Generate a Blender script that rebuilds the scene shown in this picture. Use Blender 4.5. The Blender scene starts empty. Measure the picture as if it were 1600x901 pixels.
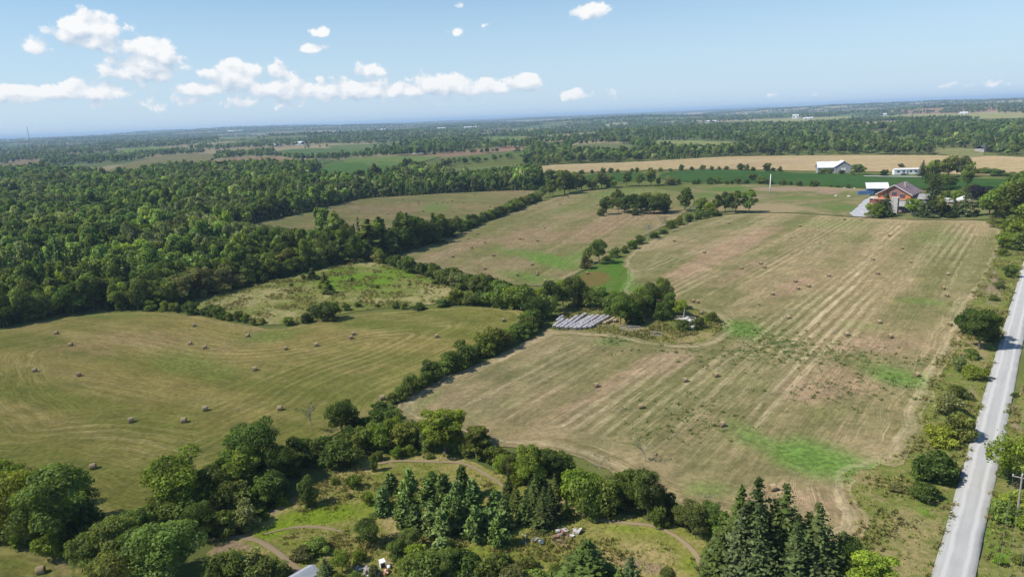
import bpy, bmesh, math, random
import numpy as np
from mathutils import Vector, Matrix
from mathutils.geometry import delaunay_2d_cdt
rad = math.radians
rng = np.random.default_rng(7)
random.seed(7)
SC = bpy.context.scene
COL = SC.collection

# ------------------------------------------------------------------ camera
CAM_H, FOC = 60.0, 1130.0                       # drone height (m), focal length in photo pixels (1600 wide)
PITCH, ROLL = rad(13.3), rad(2.36)
fw = np.array([0, math.cos(PITCH), -math.sin(PITCH)])
_u0 = np.array([0, math.sin(PITCH), math.cos(PITCH)]); _x0 = np.array([1., 0, 0])
rt = math.cos(ROLL)*_x0 - math.sin(ROLL)*_u0
up = math.cos(ROLL)*_u0 + math.sin(ROLL)*_x0
cd = bpy.data.cameras.new('camera'); cam = bpy.data.objects.new('camera', cd); COL.objects.link(cam)
cd.sensor_width = 36; cd.lens = FOC/1600*36; cd.clip_start = 1; cd.clip_end = 90000
cam.matrix_world = Matrix(((rt[0], up[0], -fw[0], 0), (rt[1], up[1], -fw[1], 0), (rt[2], up[2], -fw[2], CAM_H), (0, 0, 0, 1)))
SC.camera = cam

# ------------------------------------------------------------------ light and exposure
SUN_EL, SHADOW_A = rad(48), rad(13)             # shadows fall to +X, a little away from the drone
sdir = Vector((-math.cos(SHADOW_A)*math.cos(SUN_EL), -math.sin(SHADOW_A)*math.cos(SUN_EL), math.sin(SUN_EL)))
sd = bpy.data.lights.new('sun', 'SUN'); sun = bpy.data.objects.new('sun', sd); COL.objects.link(sun)
sd.energy = 4.6; sd.angle = rad(0.5); sd.color = (1, .95, .86)
sun.rotation_euler = sdir.to_track_quat('Z', 'Y').to_euler(); sun.location = (0, 0, 300)
SC.view_settings.view_transform = 'Standard'; SC.view_settings.look = 'None'
SC.view_settings.exposure = .28; SC.view_settings.gamma = 1
SC.cycles.use_denoising = True
SC.cycles.volume_bounces = 1
SC.cycles.max_bounces = 6; SC.cycles.diffuse_bounces = 3; SC.cycles.transmission_bounces = 3
SC.cycles.caustics_reflective = False; SC.cycles.caustics_refractive = False

# ------------------------------------------------------------------ node helper
class NT:
    def __init__(s, tree):
        s.t = tree; s.n = tree.nodes; s.l = tree.links
    def new(s, typ, ins=None, **kw):
        n = s.n.new(typ)
        for k, v in kw.items(): setattr(n, k, v)
        for k, v in (ins or {}).items(): s.put(n.inputs[k], v)
        return n
    def put(s, sock, v):
        if isinstance(v, bpy.types.NodeSocket): s.l.new(v, sock)
        elif isinstance(v, bpy.types.Node): s.l.new(v.outputs[0], sock)
        else:
            if isinstance(v, (tuple, list)) and len(v) == 3 and sock.type == 'RGBA': v = (*v, 1)
            sock.default_value = v
    def m(s, op, a, b=None, c=None, clamp=False):
        n = s.n.new('ShaderNodeMath'); n.operation = op; n.use_clamp = clamp
        for i, v in enumerate((a, b, c)):
            if v is not None: s.put(n.inputs[i], v)
        return n.outputs[0]
    def vm(s, op, a, b=None):
        n = s.n.new('ShaderNodeVectorMath'); n.operation = op
        s.put(n.inputs[0], a)
        if b is not None: s.put(n.inputs[1], b)
        return n.outputs[0]
    def mix(s, f, a, b, blend='MIX'):
        n = s.n.new('ShaderNodeMix'); n.data_type = 'RGBA'; n.blend_type = blend; n.clamp_factor = True
        s.put(n.inputs[0], f); s.put(n.inputs[6], a); s.put(n.inputs[7], b)
        return n.outputs[2]
    def ss(s, v, lo, hi, a=0., b=1.):
        n = s.n.new('ShaderNodeMapRange'); n.interpolation_type = 'SMOOTHSTEP'
        for i, q in enumerate((v, lo, hi, a, b)): s.put(n.inputs[i], q)
        return n.outputs[0]
    def noise(s, vec, scale, detail=3, rough=.55, dist=0., dim='3D'):
        n = s.n.new('ShaderNodeTexNoise'); n.noise_dimensions = dim
        s.put(n.inputs['Vector'], vec); n.inputs['Scale'].default_value = scale
        n.inputs['Detail'].default_value = detail; n.inputs['Roughness'].default_value = rough
        n.inputs['Distortion'].default_value = dist
        return n.outputs[0]
    def attr(s, name, typ='GEOMETRY'):
        n = s.n.new('ShaderNodeAttribute'); n.attribute_name = name; n.attribute_type = typ
        return n
    def comb(s, x, y, z=0.):
        n = s.n.new('ShaderNodeCombineXYZ')
        for i, v in enumerate((x, y, z)): s.put(n.inputs[i], v)
        return n.outputs[0]
    def sep(s, v):
        n = s.n.new('ShaderNodeSeparateXYZ'); s.put(n.inputs[0], v); return n.outputs

def material(name):
    m = bpy.data.materials.new(name); m.use_nodes = True; m.node_tree.nodes.clear()
    t = NT(m.node_tree); out = t.new('ShaderNodeOutputMaterial')
    return m, t, out
def mat_plain(name, col, rough=.8, noise=.18, scale=.8, bump=0., spec=.3, metal=0.):
    m, t, out = material(name)
    g = t.new('ShaderNodeTexCoord').outputs['Object']
    n = t.noise(g, scale, 5, .6)
    c = t.mix(t.ss(n, .3, .7), tuple(x*(1-noise) for x in col), tuple(min(1, x*(1+noise)) for x in col))
    b = t.new('ShaderNodeBsdfPrincipled', {'Base Color': c, 'Roughness': rough, 'Specular IOR Level': spec, 'Metallic': metal})
    if bump:
        bp = t.new('ShaderNodeBump', {'Height': t.noise(g, scale*6, 4, .6), 'Strength': bump, 'Distance': .05}); t.put(b.inputs['Normal'], bp.outputs[0])
    t.l.new(b.outputs[0], out.inputs[0])
    return m

# ------------------------------------------------------------------ terrain and the pixel -> ground projection
def sst(a, b, v):
    t = np.clip((v-a)/(b-a), 0, 1); return t*t*(3-2*t)
def hgt(x, y):
    x = np.asarray(x, float); y = np.asarray(y, float); r = np.hypot(x, y)
    a = 1.0*np.sin(x/95+1)*np.sin(y/120+.5)*sst(60, 260, r)*(1-sst(600, 1500, r))
    b = 3.2*np.sin((x+.3*y)/520+2)*np.cos(y/610)*sst(350, 1300, r)
    c = sst(1500, 4200, r)*(17*np.sin(x/620+.4)*np.sin(y/780+1.)+9*np.sin((x-y)/420+2.2)*np.sin((x+y)/560))
    th = np.arctan2(x, y); d = sst(6500, 15000, r)*(12*np.sin(th*9+1.)*np.sin(r/1500+th*5)+8*np.sin(th*23+r/2100)+10)+58*np.exp(-((th+.36)/.17)**2-((r-9500)/2600)**2)+40*np.exp(-((th-.50)/.14)**2-((r-8000)/2200)**2)
    return a+b+c+d
def ray(px, py):
    return fw*FOC + rt*(px-800.) - up*(py-450.5)
_TS = np.geomspace(.02, 60., 2600)
def P(px, py, dz=0.):
    d = ray(px, py); g = CAM_H+d[2]*_TS-hgt(d[0]*_TS, d[1]*_TS)-dz
    k = np.argmax(g < 0)
    if not g[k] < 0: t = 40.
    else:
        a, b = _TS[max(k-1, 0)], _TS[k]
        for _ in range(26):
            t = .5*(a+b)
            if CAM_H+d[2]*t-float(hgt(d[0]*t, d[1]*t))-dz < 0: b = t
            else: a = t
    return d[0]*t, d[1]*t
def P3(px, py, dz=0.):
    x, y = P(px, py, dz); return Vector((x, y, float(hgt(x, y))+dz))
def ray_at(px, py, dist_xy):                     # point on a pixel's ray at a horizontal distance
    d = ray(px, py); t = dist_xy/math.hypot(d[0], d[1]); return Vector((d[0]*t, d[1]*t, CAM_H+d[2]*t))
def proj(x, y, z):
    v = np.stack([x, y, np.asarray(z)-CAM_H], -1); d = np.maximum(v@fw, 1e-3)
    return 800+FOC*(v@rt)/d, 450.5-FOC*(v@up)/d
def mpp(px, py):                                 # metres per photo pixel for an upright thing standing at the pixel
    x, y = P(px, py); return math.sqrt(x*x+y*y+CAM_H**2)/FOC
def az_el(px, py):
    d = ray(px, py); return math.atan2(d[0], d[1]), math.atan2(d[2], math.hypot(d[0], d[1]))

# ------------------------------------------------------------------ sky
wd = bpy.data.worlds.new('World'); SC.world = wd; wd.use_nodes = True
wd.node_tree.nodes.clear(); w = NT(wd.node_tree)
wout = w.new('ShaderNodeOutputWorld')
sky = w.new('ShaderNodeTexSky'); sky.sky_type = 'NISHITA'; sky.sun_disc = False
sky.sun_elevation = SUN_EL; sky.sun_rotation = math.atan2(sdir.x, sdir.y) % (2*math.pi)
sky.altitude = 300; sky.air_density = 1.0; sky.dust_density = 0.6; sky.ozone_density = 2.0
SKY_STR = .092
dirv = w.new('ShaderNodeTexCoord').outputs['Generated']
dx, dy, dz_ = w.sep(dirv)
az = w.m('ARCTAN2', dx, dy); el = w.m('ARCSINE', dz_)
DEG = 180/math.pi
# horizon whitening (thick summer air), the same all the way round
hz = w.ss(el, -.02, .26, .85, 0.03)
skyc = w.mix(hz, w.vm('MULTIPLY', w.vm('SCALE', sky.outputs[0]), (.80, 1.08, 1.22)), (5.6, 6.9, 8.3))
w.n[-1].name
for n in w.n:
    if n.bl_idname == 'ShaderNodeVectorMath' and n.operation == 'SCALE': n.inputs['Scale'].default_value = 1.0
bg = w.new('ShaderNodeBackground', {'Color': skyc, 'Strength': SKY_STR})
# cumulus: soft blobs in azimuth / elevation, broken up by noise
def P_ang(px, py): a, e = az_el(px, py); return a*DEG, e*DEG
BLOBS = [(238,86,38,26,1.1),(225,108,52,20,1.),(266,110,18,18,.8),(366,118,40,22,1.),(330,138,60,13,.8),(140,50,44,26,1.),(60,72,34,13,.75),
         (30,146,90,15,.9),(150,142,70,17,.85),(440,118,26,20,.8),(460,140,90,22,.85),(575,112,26,18,.8),(560,140,70,18,.9),(690,132,58,17,1.05),(760,136,50,15,.95),
         (818,128,27,15,1.1),(620,140,60,14,.85),(540,128,26,22,.7),(900,148,32,13,.75),(958,142,16,16,.55),(925,18,34,12,.95),(502,51,17,9,.9),(487,76,26,9,.9),(720,49,18,8,.7),(716,8,10,7,.6),
         (760,38,9,6,.6),(1215,148,30,7,.55),(1275,145,36,7,.4),(1560,130,50,9,.6),(1482,133,18,8,.55),(1060,140,14,7,.4),(420,160,160,12,.6),(700,158,180,10,.5),(250,160,120,14,.6)]
azd = w.m('MULTIPLY', az, DEG); eld = w.m('MULTIPLY', el, DEG)
vec = w.comb(azd, w.m('MULTIPLY', eld, 1.12))
wob = w.m('MULTIPLY', w.m('SUBTRACT', w.noise(vec, .55, 5, .6), .5), 2.2)
azw = w.m('ADD', azd, wob)
acc = None; acc2 = None; eup = w.m('ADD', eld, .75)
for bx, by, sx, sy, k in BLOBS:
    a0, e0 = P_ang(bx, by); sa, se = sx/1130*DEG*1.12, sy/1130*DEG*1.12
    p = w.m('POWER', w.m('ABSOLUTE', w.m('DIVIDE', w.m('SUBTRACT', azw, a0), sa)), 2.)
    q = w.m('POWER', w.m('ABSOLUTE', w.m('DIVIDE', w.m('SUBTRACT', eld, e0), se)), 2.)
    g = w.m('MULTIPLY', w.m('EXPONENT', w.m('MULTIPLY', w.m('ADD', p, q), -.9)), k)
    acc = g if acc is None else w.m('MAXIMUM', acc, g)
    q2 = w.m('POWER', w.m('ABSOLUTE', w.m('DIVIDE', w.m('SUBTRACT', eup, e0), se)), 2.)
    g2 = w.m('MULTIPLY', w.m('EXPONENT', w.m('MULTIPLY', w.m('ADD', p, q2), -.9)), k)
    acc2 = g2 if acc2 is None else w.m('MAXIMUM', acc2, g2)
# beyond the frame the same belt of cumulus goes on round the horizon
aout = w.ss(w.m('ABSOLUTE', azd), 36., 46.)
belt = w.m('MULTIPLY', w.m('EXPONENT', w.m('MULTIPLY', w.m('POWER', w.m('ABSOLUTE', w.m('DIVIDE', w.m('SUBTRACT', eld, 4.), 3.)), 2.), -1.)),
           w.ss(w.noise(w.comb(azd, 0.), .06, 2), .42, .62))
acc = w.m('MAXIMUM', acc, w.m('MULTIPLY', belt, aout))
def puff(v):
    big = w.noise(v, .75, 9, .62, .1)
    vo = w.new('ShaderNodeTexVoronoi', {'Vector': w.vm('ADD', v, w.comb(w.m('MULTIPLY', big, .9), w.m('MULTIPLY', big, -.7))), 'Scale': 1.15}); vo.feature = 'SMOOTH_F1'
    return w.m('ADD', w.m('MULTIPLY', big, .62), w.m('MULTIPLY', w.m('SUBTRACT', .95, vo.outputs['Distance']), .26))
d0 = w.m('ADD', acc, w.m('MULTIPLY', w.m('SUBTRACT', puff(vec), .5), 1.75))
offv = w.vm('ADD', vec, (-.25, .55, 0))
d1n = w.m('MULTIPLY', w.m('SUBTRACT', puff(vec), puff(offv)), 3.0)
dens = w.m('MULTIPLY', w.ss(d0, .36, .58), w.ss(acc, .02, .3))
dens = w.m('MULTIPLY', dens, .96)
lit = w.m('ADD', w.m('ADD', .55, d1n), w.m('ADD', w.m('MULTIPLY', w.m('SUBTRACT', d0, .6), .25), w.m('MULTIPLY', w.m('SUBTRACT', acc2, acc), -1.1)), clamp=True)
ccol = w.mix(lit, (.42, .52, .64), (.82, .82, .82))
cbg = w.new('ShaderNodeBackground', {'Color': ccol, 'Strength': 1.0})
msh = w.new('ShaderNodeMixShader', {0: dens}); w.l.new(bg.outputs[0], msh.inputs[1]); w.l.new(cbg.outputs[0], msh.inputs[2])
w.l.new(msh.outputs[0], wout.inputs[0])
wd.cycles.sampling_method = 'MANUAL'; wd.cycles.sample_map_resolution = 512

# ------------------------------------------------------------------ object helpers
def link(o): COL.objects.link(o); return o
def tag(o, label=None, cat=None, group=None, kind=None):
    if label: o['label'] = label
    if cat: o['category'] = cat
    if group: o['group'] = group
    if kind: o['kind'] = kind
    return o
def empty(name, loc, rz=0., scale=None):
    o = bpy.data.objects.new(name, None); o.location = loc; o.rotation_euler = (0, 0, rz); o.empty_display_size = .5
    if scale: o.scale = scale
    return link(o)
def mob(name, me, parent=None, loc=None, rz=None, scale=None):
    o = bpy.data.objects.new(name, me); link(o)
    if parent: o.parent = parent
    if loc is not None: o.location = loc
    if rz is not None: o.rotation_euler = (0, 0, rz)
    if scale is not None: o.scale = scale
    return o
def mesh_np(name, V, F, mats, tint=None, midx=None, smooth=False):
    """V (n,3); F: list of arrays (k,3|4)"""
    me = bpy.data.meshes.new(name)
    V = np.asarray(V, np.float32); me.vertices.add(len(V)); me.vertices.foreach_set('co', V.ravel())
    Fs = [np.asarray(f, np.int32) for f in (F if isinstance(F, list) else [F]) if len(f)]
    tot = np.concatenate([np.full(len(f), f.shape[1], np.int32) for f in Fs])
    lv = np.concatenate([f.ravel() for f in Fs])
    me.loops.add(len(lv)); me.loops.foreach_set('vertex_index', lv)
    st = np.concatenate([[0], np.cumsum(tot)[:-1]]).astype(np.int32)
    me.polygons.add(len(tot)); me.polygons.foreach_set('loop_start', st)
    try: me.polygons.foreach_set('loop_total', tot)
    except Exception: pass
    if midx is not None: me.polygons.foreach_set('material_index', np.asarray(midx, np.int32))
    for m in mats: me.materials.append(m)
    if tint is not None:
        a = me.attributes.new('tint', 'FLOAT', 'FACE'); a.data.foreach_set('value', np.asarray(tint, np.float32))
    me.update(calc_edges=True); me.validate()
    if smooth: me.polygons.foreach_set('use_smooth', np.ones(len(me.polygons), bool))
    return me
class Geo:                                       # accumulates simple solids into one mesh
    def __init__(s): s.v = []; s.f = []; s.mi = []
    def add(s, vs, fs, mi=0):
        b = len(s.v); s.v += [tuple(v) for v in vs]; s.f += [tuple(b+i for i in f) for f in fs]; s.mi += [mi]*len(fs); return s
    def box(s, x0, x1, y0, y1, z0, z1, mi=0):
        return s.add([(x0,y0,z0),(x1,y0,z0),(x1,y1,z0),(x0,y1,z0),(x0,y0,z1),(x1,y0,z1),(x1,y1,z1),(x0,y1,z1)],
                     [(3,2,1,0),(4,5,6,7),(0,1,5,4),(1,2,6,5),(2,3,7,6),(3,0,4,7)], mi)
    def slab(s, quad, th, mi=0):                 # a thick plate from four corners
        q = [Vector(p) for p in quad]; n = (q[1]-q[0]).cross(q[3]-q[0]).normalized()*th
        return s.add([*q, *[p-n for p in q]], [(0,1,2,3),(7,6,5,4),(0,4,5,1),(1,5,6,2),(2,6,7,3),(3,7,4,0)], mi)
    def prism(s, poly, y0, y1, mi=0):            # polygon in x,z extruded along y
        n = len(poly)
        return s.add([(x,y0,z) for x,z in poly]+[(x,y1,z) for x,z in poly],
                     [tuple(range(n)), tuple(range(2*n-1, n-1, -1))]+[((i+1)%n, i, n+i, n+(i+1)%n) for i in range(n)], mi)
    def tube(s, pts, rs, k=6, mi=0, cap=True):
        pts = [Vector(p) for p in pts]; b = len(s.v); n = len(pts)
        for i, p in enumerate(pts):
            d = (pts[min(i+1, n-1)]-pts[max(i-1, 0)]).normalized()
            a = d.orthogonal().normalized(); c = d.cross(a)
            for j in range(k):
                t = 2*math.pi*j/k; s.v.append(tuple(p+(a*math.cos(t)+c*math.sin(t))*rs[i]))
        for i in range(n-1):
            for j in range(k):
                s.f.append((b+i*k+j, b+i*k+(j+1)%k, b+(i+1)*k+(j+1)%k, b+(i+1)*k+j)); s.mi.append(mi)
        if cap:
            s.f.append(tuple(b+j for j in range(k))[::-1]); s.f.append(tuple(b+(n-1)*k+j for j in range(k))); s.mi += [mi, mi]
        return s
    def mesh(s, name, mats, smooth=False):
        me = bpy.data.meshes.new(name); me.from_pydata(s.v, [], s.f)
        for m in mats: me.materials.append(m)
        me.polygons.foreach_set('material_index', s.mi)
        if smooth: me.polygons.foreach_set('use_smooth', [True]*len(s.f))
        me.update(); return me
ONES = 'zero first second third fourth fifth sixth seventh eighth ninth tenth eleventh twelfth thirteenth fourteenth fifteenth sixteenth seventeenth eighteenth nineteenth'.split()
TENS = {2:'twenty',3:'thirty',4:'forty',5:'fifty',6:'sixty',7:'seventy',8:'eighty',9:'ninety'}
def ordinal(n):
    if n < 20: return ONES[n]
    if n >= 100: return 'hundred-and-'+ordinal(n-100) if n > 100 else 'hundredth'
    return TENS[n//10][:-1]+'ieth' if n % 10 == 0 else TENS[n//10]+'-'+ONES[n%10]

# ------------------------------------------------------------------ land polygons, traced from the photograph in its pixels
PX = dict(
 field_a=[(-130,538),(-40,524),(40,509),(100,497),(150,490),(240,487),(300,492),(350,503),(420,514),(440,514),(500,501),(560,490),(640,485),(720,479),(812,483),(826,492),(805,525),(760,550),(700,583),(640,605),(600,625),(590,650),(500,690),(440,735),(400,765),(330,775),(280,800),(235,815),(160,815),(120,790),(60,765),(0,768),(-80,775),(-200,790),(-260,640)],
 field_a2=[(-60,842),(0,846),(60,852),(110,865),(135,880),(148,915),(150,980),(-120,980)],
 pasture=[(305,474),(350,460),(420,441),(490,424),(556,407),(600,412),(645,428),(700,448),(722,462),(700,473),(640,479),(560,484),(520,495),(440,509),(400,507),(350,497),(310,484)],
 field_c=[(384,350),(470,336),(520,322),(560,311),(640,306),(730,301),(832,297),(836,302),(795,324),(725,357),(714,362),(690,371),(640,384),(560,388),(490,387),(430,384),(394,374)],
 field_d=[(618,401),(680,380),(725,364),(790,336),(850,314),(905,299),(1000,294),(1060,299),(1090,312),(1075,330),(1040,352),(1000,372),(955,398),(905,426),(862,446),(828,448),(790,444),(760,434),(700,424),(640,408)],
 swale=[(842,448),(870,444),(908,427),(950,404),(975,405),(985,430),(975,455),(955,470),(925,466),(880,462),(850,456)],
 field_f=[(612,642),(640,612),(700,588),(765,562),(800,546),(850,517),(864,514),(960,522),(1000,530),(1050,538),(1095,537),(1125,520),(1130,507),(1112,491),(1060,478),(985,466),(962,458),(985,432),(968,408),(1000,385),(1060,352),(1120,338),(1180,333),(1260,335),(1340,341),(1430,345),(1540,345),(1566,352),(1570,368),(1562,400),(1535,450),(1512,490),(1510,512),(1497,538),(1474,575),(1455,630),(1434,690),(1415,722),(1380,730),(1338,736),(1327,756),(1340,785),(1363,815),(1350,838),(1310,850),(1240,850),(1180,825),(1080,800),(1010,770),(940,730),(870,704),(800,700),(740,690),(670,668)],
 island=[(860,515),(875,490),(900,470),(960,462),(1000,470),(1060,479),(1110,492),(1128,506),(1124,520),(1094,536),(1050,537),(1000,529),(960,521)],
 homestead=[(1052,300),(1100,288),(1200,287),(1260,291),(1340,296),(1420,298),(1560,300),(1600,306),(1600,330),(1560,344),(1430,344),(1340,340),(1260,334),(1180,332),(1120,336),(1085,326),(1092,312)],
 crop=[(1030,270),(1110,265),(1200,268),(1270,272),(1340,273),(1420,275),(1500,279),(1640,283),(1640,298),(1500,296),(1420,296),(1250,290),(1170,286),(1100,286),(1030,283)],
 crop_b=[(905,275),(960,271),(1025,271),(1022,282),(960,284),(905,286)],
 stubble=[(815,263),(850,259),(920,256),(990,254),(1070,249),(1140,245),(1220,244),(1300,243),(1420,243),(1660,246),(1660,279),(1580,275),(1500,273),(1420,270),(1340,268),(1270,268),(1140,264),(1040,265),(960,268),(870,271),(820,272)],
 scrub=[(395,830),(430,795),(480,765),(530,740),(590,706),(660,706),(720,715),(790,745),(850,775),(900,795),(960,806),(1040,815),(1085,835),(1115,870),(1115,990),(300,990),(330,900),(320,860),(340,843)],
 verge=[(1330,830),(1325,790),(1312,757),(1325,726),(1380,718),(1400,714),(1418,690),(1440,632),(1458,577),(1482,540),(1497,514),(1500,490),(1524,452),(1552,402),(1562,370),(1575,352),(1640,352),(1640,350),(1592,425),(1531,650),(1457,901),(1420,1060),(1290,1060),(1365,900)],
 verge_b=[(1660,330),(1760,420),(1760,600),(1900,900),(2000,1060),(1490,1060),(1523,901),(1562,700),(1579,650),(1650,450)],
)
def smooth_poly(w_, closed=True, step=3.0, jit=.4, n_it=2):
    w_ = np.asarray(w_, float)
    for _ in range(n_it):                        # Chaikin
        a = w_; b = np.roll(w_, -1, 0)
        w_ = np.stack([a*.75+b*.25, a*.25+b*.75], 1).reshape(-1, 2)
    seg = np.hypot(*(np.roll(w_, -1, 0)-w_).T); out = []
    for i in range(len(w_)):
        r = np.hypot(*w_[i]); st = max(step, r*.012); n = max(1, int(seg[i]/st))
        for k in range(n): out.append(w_[i]+(w_[(i+1)%len(w_)]-w_[i])*k/n)
    out = np.array(out); keep = [0]
    for i in range(1, len(out)):
        if np.hypot(*(out[i]-out[keep[-1]])) > .5: keep.append(i)
    out = out[keep]; out += rng.normal(0, jit, out.shape)
    return out
def inside(poly, x, y):
    x = np.asarray(x); y = np.asarray(y); c = np.zeros(x.shape, bool); n = len(poly)
    for i in range(n):
        x1, y1 = poly[i]; x2, y2 = poly[i-1]
        if y1 == y2: continue
        c ^= ((y1 > y) != (y2 > y)) & (x < (x2-x1)*(y-y1)/(y2-y1)+x1)
    return c
def dist_edge(poly, x, y):
    d = np.full(np.shape(x), 1e9); n = len(poly)
    for i in range(n):
        a = poly[i-1]; b = poly[i]; ab = b-a; L = ab@ab+1e-9
        t = np.clip(((x-a[0])*ab[0]+(y-a[1])*ab[1])/L, 0, 1)
        d = np.minimum(d, np.hypot(x-a[0]-t*ab[0], y-a[1]-t*ab[1]))
    return d
WP = {k: smooth_poly([P(*q) for q in v]) for k, v in PX.items()}

def drape(name, poly, sp, off, mat, rows=None, masks=None, px_poly=None):
    """a sheet of land laid on the terrain; float attributes: masks painted where the photo shows them; UV in metres along the rows"""
    lo, hi = poly.min(0), poly.max(0)
    gx, gy = np.meshgrid(np.arange(lo[0], hi[0], sp), np.arange(lo[1], hi[1], sp))
    gx = gx.ravel()+rng.uniform(-.3, .3, gx.size)*sp; gy = gy.ravel()+rng.uniform(-.3, .3, gy.size)*sp
    k = inside(poly, gx, gy); gx, gy = gx[k], gy[k]
    k = dist_edge(poly, gx, gy) > sp*.4; gx, gy = gx[k], gy[k]
    pts = [Vector((float(a), float(b))) for a, b in poly]+[Vector((float(a), float(b))) for a, b in zip(gx, gy)]
    r = delaunay_2d_cdt(pts, [], [list(range(len(poly)))], 1, 1e-4)
    vx = np.array([v.x for v in r[0]]); vy = np.array([v.y for v in r[0]])
    z = hgt(vx, vy)+off+np.hypot(vx, vy)*.0004
    F = np.array([f if len(f) == 3 else f[:3] for f in r[2]], np.int32)
    a = np.stack([vx, vy], 1)[F]; ar = (a[:,1,0]-a[:,0,0])*(a[:,2,1]-a[:,0,1])-(a[:,1,1]-a[:,0,1])*(a[:,2,0]-a[:,0,0])
    F[ar < 0] = F[ar < 0][:, ::-1]
    me = mesh_np(name, np.stack([vx, vy, z], 1), F, [mat], smooth=True)
    n = len(me.vertices)
    vx, vy = vx[:n], vy[:n]
    px, py = proj(vx, vy, hgt(vx, vy))
    def put(nm, val): at = me.attributes.new(nm, 'FLOAT', 'POINT'); at.data.foreach_set('value', np.asarray(val, np.float32))
    de = dist_edge(poly, vx, vy); put('edge', de)
    if rows:
        (x1, y1), (x2, y2) = P(*rows[0]), P(*rows[1]); d = np.array([x2-x1, y2-y1]); d /= np.hypot(*d)
        put('u', vx*d[1]-vy*d[0]); put('v', vx*d[0]+vy*d[1])
    for nm, lst in (masks or {}).items():
        val = np.zeros(n)
        for cx, cy, rx, ry, ang, k in lst:
            c, s = math.cos(rad(ang)), math.sin(rad(ang)); X, Y = px-cx, py-cy
            a_, b_ = (X*c+Y*s)/rx, (-X*s+Y*c)/ry
            val = np.maximum(val, k*np.exp(-.8*(a_*a_+b_*b_)**1.5))
        put(nm, val)
    o = mob(name, me); o['kind'] = 'structure'
    return o

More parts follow.
